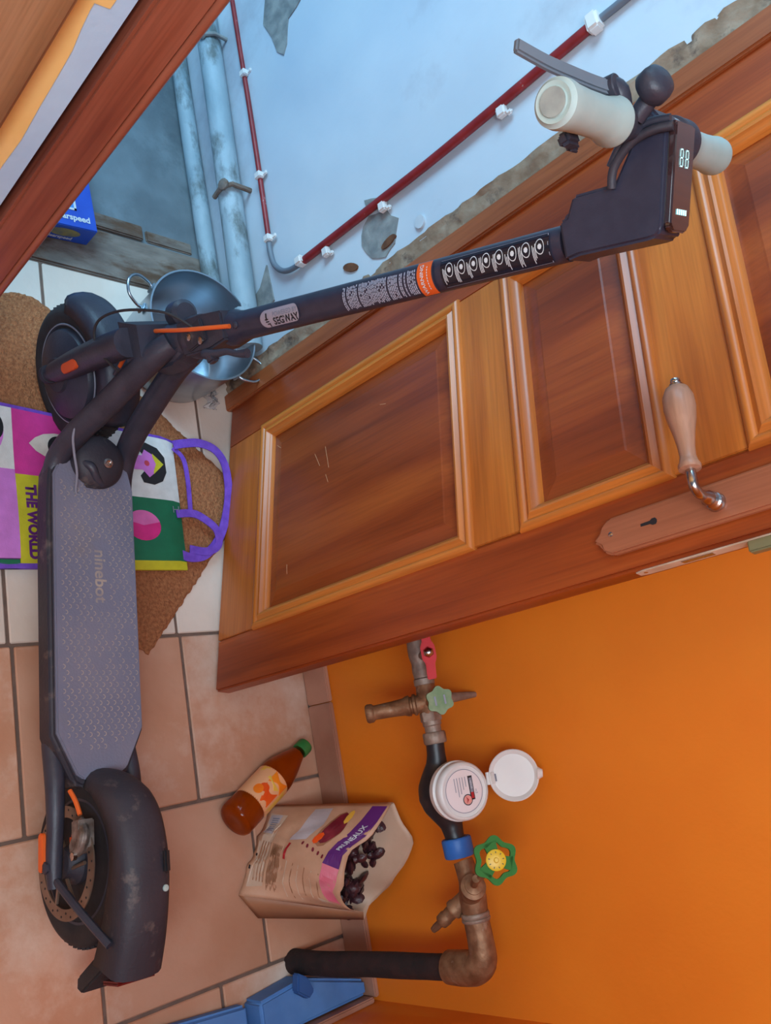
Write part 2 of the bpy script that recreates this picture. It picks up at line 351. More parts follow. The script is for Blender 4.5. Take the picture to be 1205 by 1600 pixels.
# raised cement patches and rust marks on the corridor wall
def wpatch(name, pts, m, lift=.0025, parent=wc):
    g = conform(pts, lambda x, z: (x, wave(x, z)-lift, z), 4); V, F = g; n = len(V)
    V = V+[(x, y+lift+.004, z) for x, y, z in V[-len(pts):]]; k = len(pts); a = n-k
    F = F+[(a+i, n+i, n+(i+1) % k, a+(i+1) % k) for i in range(k)]
    return mesh(name, (V, F), m, parent, smooth=True)
wpatch('cement_patch', [(-1.70, .36), (-1.645, .355), (-1.591, .334), (-1.542, .352), (-1.492, .362), (-1.47, .38), (-1.487, .395), (-1.52, .404), (-1.542, .413), (-1.549, .445), (-1.56, .47), (-1.60, .50), (-1.70, .52)], 'cement')
wpatch('cement_patch', [(-.95, .515), (-.962, .535), (-.955, .554), (-.948, .58), (-.931, .588), (-.915, .605), (-.89, .592), (-.872, .585), (-.866, .57), (-.858, .557), (-.865, .54), (-.874, .523), (-.895, .51), (-.915, .502), (-.935, .506)], 'cement')
wpatch('cement_patch', [(-1.0, .53), (-.992, .55), (-.98, .572), (-.968, .59), (-.962, .57), (-.972, .55), (-.985, .532)], 'cement')
M['rust'] = mat('rusty_hole', s(120, 74, 46), s(90, 54, 34), rough=.9, scale=60)
wpatch('rust_mark', ell(-.888, .463, .009, .022, 14, -.5), 'rust', .0035)
wpatch('rust_mark', ell(-.882, .572, .008, .02, 14, .2), 'rust', .0055)
M['pimple'] = mat('filler_blob', s(196, 200, 204), s(182, 188, 194), rough=.8, scale=30)
wpatch('filler_blob', ell(-.875, .655, .013, .012, 14), 'pimple', .005)
# cement scraping low by the pipes
wpatch('cement_patch', [(-.86, .03), (-.95, .21), (-1.04, .205), (-1.01, .19), (-.985, .12), (-.93, .03)], 'cement', .004)
# near part of the left wall, lintel, jambs
tag(mesh('wall_left', join(box2((-1.04, -1.4, -.02), (-.765, .40, 2.6)), box2((-1.04, .40, 2.08), (-.765, 1.08, 2.6)), box2((-1.04, .40, 0), (-.80, .455, 2.08))), 'nearwall'), kind='structure')
# yellow paint with a ragged brushed edge next to the casing
yp = [(.30, 0), (.375, 0)]
zz = 0.0
edge = [(0, .374), (.30, .374), (.45, .376), (.58, .374), (.64, .3765), (.70, .374), (.76, .3725), (.80, .371), (.83, .367), (.858, .3645), (.868, .3645), (.869, .3735), (.8695, .378), (.870, .3805), (.885, .381), (.93, .383), (1.1, .384), (1.5, .386), (2.2, .386)]
V = []; F = []
for z, y in edge: V += [(-.7635, -1.2, z), (-.7635, y, z), (-.767, y, z)]
for i in range(len(edge)-1):
    a = i*3; F += [(a, a+3, a+4, a+1), (a+1, a+4, a+5, a+2)]
yw = bpy.data.objects['wall_left']
mesh('yellow_coat', (V, F), 'yellow', yw)
tr = empty('trim_1', kind='structure')
mesh('casing_board', box2((-.79, .408, 0), (-.752, .462, 2.12)), 'casing', tr, bevel=.004)
mesh('edge_bead', tube([(-.756, .466, 0), (-.756, .466, 1.0), (-.756, .466, 2.12)], .0065, 10), 'casing', tr, smooth=True)
mesh('stop', box2((-.84, .455, 0), (-.765, .476, 2.1)), 'casing', tr, bevel=.002)
tag(mesh('trim_5', box2((-.765, .20, .0), (-.738, .3395, 2.1)), 'lightwood', bevel=.004), kind='structure')
# far jamb beside the open door
tr2 = empty('trim_2', kind='structure')
mesh('jamb', box2((-.806, 1.082, 0), (-.766, 1.19, 2.12)), 'frame', tr2, bevel=.003)
mesh('rebate', box2((-.766, 1.108, 0), (-.745, 1.19, 2.12)), 'gap', tr2)  # recess coloured with the shade of the door gap
mesh('head', box2((-.806, .44, 2.09), (-.766, 1.19, 2.14)), 'frame', tr2, bevel=.003)
# skirting tiles
bb = empty('baseboard_back', kind='structure')
x = -.74
while x < .49:
    x1 = min(x+.3295, .497)
    if x1-x > .01: mesh('tile', box2((x+.001, 1.188, .0), (x1-.001, 1.1995, .0755)), 'skirt', bb, bevel=.0025, seg=2)
    x += .3295
br = empty('baseboard_right', kind='structure')
y = 1.187
while y > -1.1:
    mesh('tile', box2((.4935, y-.328, 0), (.5045, y-.001, .0745)), 'skirt', br, bevel=.0025, seg=2); y -= .3295
# ================================================================ DOOR
Fp = Vector((-.135, .951, .014)); dd = Vector((-.9765, .2152, 0)).normalized(); nf = Vector((-.2152, -.9765, 0)).normalized()
DM = Matrix(((dd.x, nf.x, 0, Fp.x), (dd.y, nf.y, 0, Fp.y), (0, 0, 1, Fp.z), (0, 0, 0, 1)))
door = empty('door_1', mx=DM, kind='structure')
DZ = -.014; DW = .652; TOP = 2.03
def dbox(name, a0, a1, z0, z1, m, h0=-.034, h1=0, bev=.0012): return mesh(name, box2((a0, h0, z0+DZ), (a1, h1, z1+DZ)), m, door, bevel=bev, seg=2)
dbox('stile', 0, .104, .014, TOP, 'stile', bev=.004)
dbox('stile', .548, DW, .014, TOP, 'stile')
for z0, z1 in ((.014, .146), (.717, .814), (1.046, 1.149), (1.93, TOP)): dbox('rail', .1043, .5477, z0, z1, 'rail')
prof = [(-.003, -.002), (-.002, .004), (.002, .0075), (.006, .0085), (.010, .0065), (.0125, .003), (.016, .0055), (.020, .0085), (.024, .0075), (.0275, .002), (.030, .0005), (.033, -.004), (.034, -.012)]
def moulding(a0, a1, z0, z1):
    V = []; F = []; n = len(prof)
    for w, h in prof:
        for a, z in ((a0+w, z0+w), (a1-w, z0+w), (a1-w, z1-w), (a0+w, z1-w)): V.append((a, h, z+DZ))
    for side in range(4):
        vv = []; ff = []
        for i in range(n): vv += [V[i*4+side], V[i*4+(side+1) % 4]]
        for i in range(n-1): ff.append((i*2, i*2+1, i*2+3, i*2+2))
        vv += [tuple((vv[0][0], -.014, vv[0][2])), tuple((vv[1][0], -.014, vv[1][2]))]
        ff += [(2*n-2, 2*n-1, 2*n+1, 2*n), (2*n, 2*n+1, 1, 0)]
        mesh('moulding', (vv, ff), 'mould' if side % 2 else 'rail', door, smooth=True)
def panel(a0, a1, z0, z1):
    I = [(0, -.016), (.030, -.016), (.033, -.0115), (.060, -.006), (.063, -.005)]; V = []; F = []
    for w, h in I:
        for a, z in ((a0+w, z0+w), (a1-w, z0+w), (a1-w, z1-w), (a0+w, z1-w)): V.append((a, h, z+DZ))
    for i in range(len(I)-1):
        for k in range(4): F.append((i*4+k, i*4+(k+1) % 4, i*4+4+(k+1) % 4, i*4+4+k))
    m = (len(I)-1)*4; F.append((m, m+1, m+2, m+3)); n = len(V)
    V += [(a0, -.026, z0+DZ), (a1, -.026, z0+DZ), (a1, -.026, z1+DZ), (a0, -.026, z1+DZ)]; F.append((n, n+1, n+2, n+3))
    for k in range(4): F.append((k, (k+1) % 4, n+(k+1) % 4, n+k))
    mesh('panel', (V, F), 'panel', door)
for z0, z1 in ((.144, .719), (.812, 1.048), (1.147, 1.932)):
    moulding(.1025, .5495, z0, z1); panel(.103, .549, z0, z1)
# scratches in the varnish of the lowest panel
M['scratch'] = mat('bare_scratch', s(206, 150, 110), rough=.6)
lowp = [o_ for o_ in door.children if o_.name.startswith('panel')][0]
for a_, z_, l_, an in ((.40, .33, .035, 1.1), (.395, .36, .05, 1.35), (.48, .20, .018, .7), (.35, .36, .02, 1.2), (.20, .24, .02, 1.5), (.44, .52, .016, .3)):
    g_ = box((0, 0, 0), (l_, .0003, .0009), Matrix.Translation((a_, -.0047, z_+DZ)) @ Matrix.Rotation(-an+PI/2, 4, 'Y')); mesh('scratch', g_, 'scratch', lowp)
# lock furniture
hp = [(.0655, .936), (.0655, .948), (.0735, .962), (.0735, 1.235), (.0655, 1.249), (.048, 1.262), (.031, 1.249), (.0265, 1.235), (.0265, .948), (.0265, .940), (.048, .929)]
hp = [(.0735, .956), (.0735, 1.235), (.0655, 1.246), (.056, 1.246), (.048, 1.256), (.040, 1.246), (.031, 1.246), (.0235, 1.235), (.0235, .956), (.031, .944), (.040, .941), (.048, .930), (.058, .941), (.0655, .944)]
hand = mesh('handle_plate', prism(hp, 0, .0105, lambda a, z, h: (a, h, z+DZ)), 'plate', door, bevel=.003, seg=2)
key = [(.050+x_, 1.012+z_) for x_, z_ in ((-.0018, -.011), (.0018, -.011), (.0022, .002), (.0042, .005), (.0042, .0095), (.0015, .0115), (-.0015, .0115), (-.0042, .0095), (-.0042, .005), (-.0022, .002))]
mesh('keyhole', prism(key, .0104, .0109, lambda a, z, h: (a, h, z+DZ)), 'print_black', hand)
for z in (.958, 1.225):
    mesh('screw', lathe([(.0032, 0), (.0030, .0011), (.0015, .0016)], (.051, .0104, z+DZ), (0, 1, 0), 16), 'chrome', hand, smooth=True)
hh = mesh('door_handle', lathe([(.0105, 0), (.0115, .002), (.0105, .006), (.0092, .008), (.0105, .010), (.0085, .012), (.0100, .015), (.008, .018), (.009, .022), (.007, .026), (.0055, .034)], (.047, .0105, 1.101+DZ), (0, 1, 0), 28), 'chrome', door, smooth=True)
mesh('neck', tube([(.047, .040, 1.101+DZ), (.047, .052, 1.101+DZ), (.0535, .061, 1.101+DZ), (.064, .0625, 1.101+DZ), (.078, .0605, 1.100+DZ)], .0058, 14, sm=5), 'chrome', hh, smooth=True)
mesh('wooden_grip', lathe([(.008, 0), (.0125, .0015), (.013, .006), (.0105, .011), (.0092, .018), (.0098, .030), (.0125, .048), (.0165, .066), (.0185, .082), (.0178, .096), (.0135, .107), (.008, .111)], (.073, .061, 1.100+DZ), (.99, -.03, -.01), 30), 'grip', hh, smooth=True)
mesh('end_cap', lathe([(.0078, 0), (.0082, .003), (.005, .005), (.0062, .007), (.0055, .0105), (.003, .012)], (.183, .0577, 1.099+DZ), (.99, -.03, -.01), 20), 'chrome', hh, smooth=True)
fp = mesh('lock_faceplate', join(prism([(-.026, .974), (-.014, .974), (-.011, .985), (-.011, 1.19), (-.029, 1.19), (-.029, .985)], -.0016, .0006, lambda h, z, a: (a, h+.005, z+DZ))), 'offwhite', door, bevel=.0006)
mesh('latch_bolt', prism([(-.022, 1.118), (-.009, 1.118), (-.009, 1.15), (-.022, 1.15)], -.015, 0, lambda h, z, a: (a, h+.002, z+DZ)), mat('bolt_brass', s(128, 128, 92), s(142, 138, 104), rough=.45, metal=.5), fp, bevel=.002)
mesh('dead_bolt', box2((-.0022, -.019, 1.035+DZ), (.001, -.010, 1.075+DZ)), 'steel', fp)
mesh('screw', lathe([(.003, 0), (.0028, .001), (.001, .0014)], (-.0006, -.0145, .985+DZ), (-1, 0, 0), 14), 'chrome', fp, smooth=True)
# ================================================================ CORRIDOR PIPES, CONDUIT
p1 = tube([(-3.1, 1.075, .02), (-2.2, 1.075, .021), (-1.6, 1.074, .02), (-1.14, 1.075, .024), (-.875, 1.077, .022)], .021, 16, sm=6)
tag(mesh('floor_pipe', p1, 'pipe_old', smooth=True), 'thick painted pipe lying in the corner of corridor floor and wall', 'pipe')
pp = mesh('wall_pipe', tube([(-3.1, 1.066, .165), (-2.2, 1.066, .165), (-1.6, 1.066, .163), (-1.1, 1.067, .150), (-.86, 1.069, .14)], .028, 18, sm=6), 'pipe_old', smooth=True)
tag(pp, 'grey painted pipe running along pale wall just above the floor pipe', 'pipe')
mesh('bracket', join(tube([(-1.243, 1.035, .172), (-1.243, 1.05, .19), (-1.243, 1.10, .19)], .006, 8), tube([(-1.243, 1.04, .13), (-1.243, 1.034, .17)], .006, 8), lathe([(.013, 0), (.014, .006), (.008, .01)], (-1.243, 1.036, .178), (0, -.9, .3), 10)), 'threshold', pp, smooth=True)
mesh('bracket', join(tube([(-1.66, 1.038, .182), (-1.66, 1.06, .198), (-1.66, 1.10, .198)], .005, 8), lathe([(.009, 0), (.009, .006)], (-1.66, 1.040, .178), (0, -.9, .3), 10)), 'cement', pp, smooth=True)
wr = mesh('thin_pipe', tube([(-3.1, 1.092, .247), (-2.2, 1.091, .245), (-1.43, 1.091, .243), (-1.09, 1.091, .236)], .006, 10, sm=8), 'redpipe', smooth=True)
tag(wr, 'thin flaking dark red pipe running level along pale wall', 'pipe')
for x_, z_ in ((-1.52, .247), (-1.245, .242), (-1.085, .238)):
    mesh('clip', join(box((x_, 1.088, z_), (.016, .016, .018)), box((x_, 1.094, z_+.014), (.010, .006, .014))), 'white', wr, bevel=.002)
rp = mesh('upright_pipe', tube([(-.973, 1.089, .335), (-.967, 1.088, .55), (-.963, 1.088, .75), (-.970, 1.089, 1.058)], .0085, 14, sm=5), 'redpipe', smooth=True)
tag(rp, 'dark red conduit standing upright on pale wall beside the door frame', 'pipe')
mesh('cable', tube([(-1.078, 1.09, .236), (-1.055, 1.09, .235), (-1.02, 1.09, .241), (-.992, 1.09, .262), (-.978, 1.09, .29), (-.973, 1.09, .33)], .0062, 10, sm=5), 'cable_grey', rp, smooth=True)
mesh('cable', tube([(-.970, 1.089, 1.05), (-.969, 1.089, 1.1), (-.968, 1.088, 1.2), (-.968, 1.088, 2.2)], .0065, 10), 'cable_grey', rp, smooth=True)
for x_, z_, w_ in ((-.974, .332, .020), (-.969, 1.066, .030), (-.968, 1.19, .03)):
    mesh('collar', box((x_, 1.086, z_), (w_, .024, .022)), 'white', rp, bevel=.004)
for x_, z_ in ((-.953, .408), (-.952, .58), (-.950, .875)):
    mesh('clip', join(box((x_, 1.089, z_), (.020, .014, .018)), box((x_+.008, 1.092, z_+.012), (.010, .008, .012))), 'white', rp, bevel=.003)
# blue box behind the near jamb
bxm = Matrix.Translation((-1.110, .778, .004)) @ Matrix.Rotation(math.radians(4), 4, 'Z')
bx = empty('cardboard_box', 'blue printed cardboard box on corridor floor behind the red door casing', 'box', mx=bxm)
mesh('carton', box2((-.30, -.26, 0), (0, 0, .055)), 'boxblue', bx, bevel=.0015)
mesh('picture', box2((-.28, -.24, .0552), (-.045, -.045, .0556)), 'boxlight', bx)
fr = [box2((-.045, -.24, .0554), (-.040, -.040, .0560)), box2((-.28, -.045, .0554), (-.040, -.040, .0560))]
mesh('white_line', join(*fr), 'print_white', bx)
mesh('logo', ring_faces(-.024, -.118, .003, .009, 18, lambda x, y: (x, y, .0559)), 'print_white', bx)
text('printed_name', 'Clearspeed', .019, plane_fn((-.022, -.057, .0559), (0, 1, 0), (-1, 0, 0)), 'print_white', bx, bold=.0006)
mesh('side_photo', conform(ell(-.062, .031, .034, .014, 20), lambda x, y: (.0006, x, y), 2), mat('box_side_photo', s(90, 100, 110), s(150, 140, 80), rough=.4, scale=40), bx)
text('printed_name', 'Clearspeed', .013, plane_fn((.0006, -.068, .012), (0, 1, 0), (0, 0, 1)), 'print_white', bx, bold=.0004)
# ================================================================ FLOOR THINGS
# coir mat
A = Vector((-.221, .82)); d1 = Vector((-.75, .66)).normalized(); d2 = Vector((-.62, -.78)).normalized(); d2 = (d2-d1*d2.dot(d1)).normalized()
def matpt(a, b):
    w, l, r = .445, .66, .085
    ca, cb = w-r, l-r
    if a > ca and b > cb:
        da, db = (a-ca)/r, (b-cb)/r; mx_ = max(da, db); ln_ = math.hypot(da, db)
        if ln_ > 0: a, b = ca+r*da*mx_/ln_, cb+r*db*mx_/ln_
    return A+d1*a+d2*b
V = []; F = []; NX, NY = 60, 100
for j in range(NY+1):
    for i in range(NX+1):
        e = .002 if (i in (0, NX) or j in (0, NY)) else 0
        q = matpt(.445*i/NX+random.uniform(-e, e), .66*j/NY+random.uniform(-e, e)); V.append((q.x, q.y, .0065+random.uniform(-.001, .001) if 0 < i < NX and 0 < j < NY else .004))
for j in range(NY):
    for i in range(NX): a = j*(NX+1)+i; F.append((a, a+1, a+NX+2, a+NX+1))
bd = [i for i in range(NX+1)]+[j*(NX+1)+NX for j in range(1, NY+1)]+[NY*(NX+1)+i for i in range(NX-1, -1, -1)]+[j*(NX+1) for j in range(NY-1, 0, -1)]
n = len(V); V += [(V[b][0], V[b][1], 0.0005) for b in bd]; k = len(bd)
F += [(bd[i], bd[(i+1) % k], n+(i+1) % k, n+i) for i in range(k)]; F.append(tuple(range(n, n+k)))
tag(mesh('doormat', (V, F), 'coir'), 'brown coir doormat lying askew on tiles under the scooter', 'doormat')
# shopping bag
bag = empty('shopping_bag', 'flat white, pink, green and yellow woven shopping bag with purple straps under the scooter', 'bag', loc=(-.54, .72, .011))
BO = Vector((-.54, .72, .011))
def bh(x, y):
    e = min((y-.34)/.04, (.921-y)/.03, (x+.72)/.03, (-.385-x)/.03); e = max(0, min(1, e))
    return .006+.010*math.sqrt(e)+.0015*math.sin(x*31+y*17)*e
def bl(x, y): return x+(-.033*(.92-y)/.35)*((-.385-x)/.3)      # top edge runs slightly askew
def bf(x, y, lift=0): return (bl(x, y)-BO.x, y-BO.y, bh(x, y)+lift)
def bagcell(name, x0, x1, y0, y1, m, nx=8, ny=8):
    V = []; F = []
    for j in range(ny+1):
        for i in range(nx+1): V.append(bf(x0+(x1-x0)*i/nx, y0+(y1-y0)*j/ny))
    n = len(V); V += [(a, b, .0015) for a, b, c in V]
    for j in range(ny):
        for i in range(nx): a = j*(nx+1)+i; F.append((a, a+1, a+nx+2, a+nx+1)); F.append((n+a, n+a+nx+1, n+a+nx+2, n+a+1))
    for j in range(ny):
        for a in (j*(nx+1), j*(nx+1)+nx): F.append((a, a+nx+1, n+a+nx+1, n+a))
    for i in range(nx):
        for a in (i, ny*(nx+1)+i): F.append((a, a+1, n+a+1, n+a))
    return mesh(name, (V, F), m, bag, smooth=True)
bagcell('printed_square', -.664, -.555, .36, .583, 'bagwhite'); bagcell('printed_square', -.555, -.404, .36, .583, 'lilac')
bagcell('printed_square', -.664, -.548, .583, .675, 'magenta', 6, 6); bagcell('printed_square', -.664, -.548, .675, .765, 'bagred', 6, 6)  # second cell continues the magenta square in a deeper red
bagcell('printed_square', -.548, -.396, .583, .765, 'bagyellow')
bagcell('printed_square', -.664, -.531, .765, .921, 'bagwhite'); bagcell('printed_square', -.531, -.403, .765, .921, 'baggreen'); bagcell('printed_square', -.403, -.386, .765, .921, 'bagyellow', 2, 8)
bagcell('purple_edge', -.670, -.664, .36, .921, 'purple', 2, 16); bagcell('purple_edge', -.396, -.388, .36, .765, 'purple', 2, 14); bagcell('green_edge', -.402, -.388, .36, .582, 'baggreen', 2, 6)
L1 = lambda l: (lambda x, y: bf(x, y, l))
eye = [(-.606+dx, .612+dy) for dx, dy in ((0, 0), (-.012, .012), (-.021, .028), (-.026, .05), (-.026, .075), (-.018, .098), (0, .115), (.018, .098), (.026, .075), (.026, .05), (.020, .028), (.012, .012))]
mesh('printed_eye', conform(eye, L1(.0008)), 'eyewhite', bag); mesh('printed_pupil', conform(ell(-.606, .668, .021, .021), L1(.0014)), 'print_black', bag)
mesh('printed_pupil', conform(ell(-.626, .548, .025, .019), L1(.0014)), 'print_black', bag)
mesh('printed_eye', conform(ell(-.62, .522, .05, .045), L1(.0006)), 'skin', bag)
text('printed_words', 'THE WORLD', .026, lambda x, y: bf(-.466+x, .607+y, .0016), 'violet', bag, bold=.0014, sx=.84)
mesh('printed_hair', conform([(-.644, .83), (-.648, .85), (-.640, .875), (-.622, .890), (-.590, .892), (-.570, .882), (-.560, .862), (-.562, .838), (-.575, .832), (-.578, .85), (-.602, .855), (-.628, .85), (-.630, .832)], L1(.0008), 4), 'print_black', bag)
mesh('printed_face', conform([(-.632, .845), (-.622, .865), (-.605, .882), (-.588, .868), (-.574, .852), (-.588, .838), (-.585, .80), (-.618, .80), (-.618, .838)], L1(.0014), 3), 'skin', bag)
mesh('printed_face', conform([(-.626, .862), (-.606, .886), (-.582, .862), (-.588, .862), (-.604, .876), (-.618, .862)], L1(.0018), 2), 'bagyellow', bag)
mesh('printed_lips', conform(ell(-.603, .848, .006, .006, 10), L1(.0019), 2), 'lips', bag)
mesh('printed_disc', conform(ell(-.473, .828, .031, .037), L1(.0008)), 'pinkd', bag)
mesh('printed_disc', conform([(-.473, .828)]+[(-.473+.031*math.cos(a), .828+.037*math.sin(a)) for a in [PI-1.3+2.6*k/14 for k in range(15)]], L1(.0013), 3), 'pinkl', bag)
mesh('printed_line', join(*[box((-.512-BO.x+a, .898-BO.y+b, .017), (l, w, .0006)) for a, b, l, w in ((0, 0, .014, .0015), (0, .012, .014, .0015), (0, .006, .0015, .012))]), 'print_grey', bag)
def strap(P, w=.019): mesh('strap', ribbon([(a-BO.x, b-BO.y, c-BO.z) for a, b, c in P], w, .0022, sm=8), 'purple', bag)
strap([(-.655, .915, .03), (-.662, .945, .030), (-.665, .98, .032), (-.652, 1.015, .034), (-.618, 1.035, .034), (-.56, 1.038, .030), (-.50, 1.024, .026), (-.450, 1.000, .022), (-.418, .965, .020), (-.412, .93, .02), (-.420, .905, .02)])
strap([(-.650, .915, .026), (-.628, .938, .024), (-.585, .944, .022), (-.540, .944, .020), (-.505, .942, .020)], .010)
strap([(-.503, .905, .026), (-.506, .94, .026), (-.498, .965, .026), (-.472, .995, .028), (-.440, .998, .024), (-.425, .97, .022), (-.43, .93, .020)], .017)
# pot
pot = empty('stock_pot', 'two handled stainless steel pot standing on tiles behind the front wheel', 'pot', loc=(-.879, .944, 0.0))
pr_ = [(.104, .0), (.110, .003), (.1145, .012), (.118, .05), (.121, .12), (.1235, .157), (.1262, .1595), (.1262, .1615), (.1225, .1615), (.1195, .150), (.116, .05), (.112, .014), (.104, .006), (.02, .006), (.001, .006)]
mesh('body', lathe(pr_, (0, 0, 0), (0, 0, 1), 64), 'potsteel', pot, smooth=True)
def pothandle(a, tilt):
    ca, sa = math.cos(a), math.sin(a)
    P = [(.120, -.030, .125), (.135, -.034, .128), (.160, -.026, .135), (.172, 0, .14), (.160, .026, .135), (.135, .034, .128), (.120, .030, .125)]
    Q = [(x*ca-y*sa, x*sa+y*ca, z) for x, y, z in P]
    h = mesh('handle', tube(Q, .0032, 10, sm=5), 'steel', pot, smooth=True)
    for y in (-.030, .030):
        mesh('bracket', box((0, 0, 0), (.006, .02, .02), Matrix.Translation((.121*ca-y*sa, .121*sa+y*ca, .122)) @ Matrix.Rotation(a, 4, 'Z')), 'steel', h, bevel=.002)
pothandle(math.radians(242), 0); pothandle(math.radians(62), 0)
# crumpled clear wrapper
rr = random.Random(3); V = []; F = []; NN = 12
for j in range(NN+1):
    for i in range(NN+1): V.append((-.835+.07*i/NN+rr.uniform(-.002, .002), 1.0+.045*j/NN+rr.uniform(-.002, .002)+.01*math.sin(i), .006+rr.uniform(0, .022)*math.sin(PI*i/NN)*math.sin(PI*j/NN)))
for j in range(NN):
    for i in range(NN): a = j*(NN+1)+i; F.append((a, a+1, a+NN+2, a+NN+1))
V = [(-.79+(x+.80)*.7, 1.040+(y-1.02)*.7, z*.9) for x, y, z in V]
wrp = mesh('plastic_wrapper', (V, F), 'wrap', smooth=True); tag(wrp, 'small crumpled clear plastic wrapper beside the pot at the door foot', 'wrapper')
so = wrp.modifiers.new('thick', 'SOLIDIFY'); so.thickness = .0012
# juice bottle
B0 = Vector((.1155, .939, .0375)); ax = (Vector((.002, 1.135, .033))-B0); bl_ = ax.length; ax.normalize()
bot = empty('juice_bottle', 'clear bottle of orange juice with green cap lying against the skirting', 'bottle', loc=B0)
bpz = [(.006, .004), (.018, .001), (.029, .001), (.034, .004), (.0368, .010), (.0368, .05), (.0362, .052), (.0362, .118), (.0368, .120), (.0366, .135), (.034, .150), (.028, .170), (.021, .190), (.0155, .205), (.0138, .212), (.0138, .222)]
mesh('bottle_wall', lathe(bpz, (0, 0, 0), ax, 48), 'bottle', bot, smooth=True)
mesh('juice', lathe([(max(.001, r-.0022), h+(.003 if h < .01 else 0)) for r, h in bpz[:-2]], (0, 0, 0), ax, 40), 'juice', bot, smooth=True)
mesh('cap', lathe([(.0165, .213), (.0172, .215), (.0172, .232), (.016, .2345), (.005, .2345)], (0, 0, 0), ax, 28), 'greencap', bot, smooth=True)
u_, v_, w_ = basis(ax)
camv = (Vector((0, 0, 1.5))-B0); camv -= ax*camv.dot(ax); camv.normalize(); sidev = ax.cross(camv)
def cyl_fn(o, axis, c0, c1, r):
    o = Vector(o)
    return lambda x, y: tuple(o+axis*x+c0*(r*math.cos(y/r))+c1*(r*math.sin(y/r)))
def strip(fn, x0, x1, y0, y1, nx=2, ny=10):
    V = [fn(x0+(x1-x0)*i/nx, y0+(y1-y0)*j/ny) for j in range(ny+1) for i in range(nx+1)]
    return V, [(j*(nx+1)+i, j*(nx+1)+i+1, (j+1)*(nx+1)+i+1, (j+1)*(nx+1)+i) for j in range(ny) for i in range(nx)]
r0 = .0368; fnb = cyl_fn((0, 0, 0), ax, camv, sidev, r0)
lab = mesh('label', strip(fnb, .048, .122, -.112, .112, 4, 48), 'lab_cream', bot, smooth=True)
def lp(name, poly, m, lift=.0004):
    f = cyl_fn((0, 0, 0), ax, camv, sidev, r0+lift); mesh(name, conform(poly, lambda x, y: f(x, y*r0/(r0+lift)*1.0), 4), m, lab)
sg = 1
lp('printed_patch', [(.094, -.006), (.122, -.006), (.122, .034), (.094, .034)], 'lab_or')
lp('printed_patch', [(.052, .008), (.090, -.006), (.092, .03), (.056, .03)], 'lab_red', .0005)
lp('printed_patch', [(.088, .016), (.100, -.012), (.106, -.010), (.098, .026)], 'lab_yel', .0006)
lp('printed_patch', [(.108, -.038), (.122, -.038), (.122, -.022), (.108, -.020)], 'lab_yel', .0004)
lp('printed_fruit', ell(.068, -.010, .011, .010), 'lab_or', .0007); lp('printed_fruit', ell(.079, -.002, .009, .010), 'lab_red', .0006)
lp('printed_fruit', ell(.112, -.024, .005, .005), 'lab_cream', .0008)
lp('printed_patch', [(.05, .018), (.058, .018), (.058, .026), (.05, .026)], 'lab_cream', .0008)
lp('printed_patch', [(.05, .036), (.122, .036), (.122, .055), (.05, .055)], 'lab_yel', .0004)
# food pouch
pc = empty('food_pouch', 'open kraft food pouch printed with prunes leaning at back skirting beside the bottle', 'bag', loc=(.20, 1.03, 0))
PO = Vector((.20, 1.03, 0))
ftop = smooth_pts([(.132, 1.16, .248), (.181, 1.11, .233), (.212, 1.08, .193), (.26, 1.07, .176), (.286, 1.075, .161), (.307, 1.09, .161), (.318, 1.115, .166)], 4)
btop = smooth_pts([(.134, 1.163, .249), (.167, 1.172, .251), (.209, 1.180, .262), (.263, 1.178, .216), (.294, 1.172, .165), (.318, 1.155, .140), (.334, 1.125, .152)], 4)
fbot = [Vector((.103, 1.057, .003)).lerp(Vector((.249, .954, .003)), i/(len(ftop)-1)) for i in range(len(ftop))]
bbot = [Vector((.150, 1.105, .003)).lerp(Vector((.299, .990, .003)), i/(len(ftop)-1)) for i in range(len(ftop))]
NT = 22
def sheet(bo, to, bulge, sgn, seed):
    r = random.Random(seed); V = []; F = []; m = len(bo); ph = [r.uniform(0, 6) for _ in range(6)]
    nrm = Vector((-.56, -.82, .15))
    for j in range(NT+1):
        t = j/NT
        for i in range(m):
            q = bo[i].lerp(to[i], t); x = i/(m-1)
            b = bulge*math.sin(PI*x)**.6*math.sin(PI*min(1, t*.9+.05))
            cr = .0040*math.sin(x*19+ph[0]+t*5)*math.sin(t*9+ph[1])+.0016*math.sin(x*41+t*23+ph[2])
            if abs(t-.36) < .03: cr -= .004*math.sin(PI*x)
            edge_ = math.sin(PI*x)
            V.append(q+nrm*(sgn*b+cr*edge_)-PO)
    for j in range(NT):
        for i in range(m-1): a = j*m+i; F.append((a, a+1, a+m+1, a+m))
    return V, F, m
Vf, Ff, m_ = sheet(fbot, ftop, .020, 1, 5)
front = mesh('front_sheet', (Vf, Ff), ['kraft', 'foil'], pc, smooth=True)
Vb, Fb, _ = sheet(bbot, btop, .006, -1, 9)
mesh('back_sheet', (Vb, Fb), ['kraft_l', 'foil'], pc, smooth=True)
def zipsheet(A_, B_):
    m = len(A_); V = list(A_)+[a.lerp(b, .5)+Vector((0, 0, 0)) for a, b in zip(A_, B_)]+list(B_)
    return V, [(k*m+i, k*m+i+1, (k+1)*m+i+1, (k+1)*m+i) for k in range(2) for i in range(m-1)]
sideR = zipsheet([Vf[j*m_+m_-1] for j in range(NT+1)], [Vb[j*m_+m_-1] for j in range(NT+1)])
sideL = zipsheet([Vf[j*m_] for j in range(NT+1)], [Vb[j*m_] for j in range(NT+1)])
botm = zipsheet([Vf[i] for i in range(m_)], [Vb[i] for i in range(m_)])
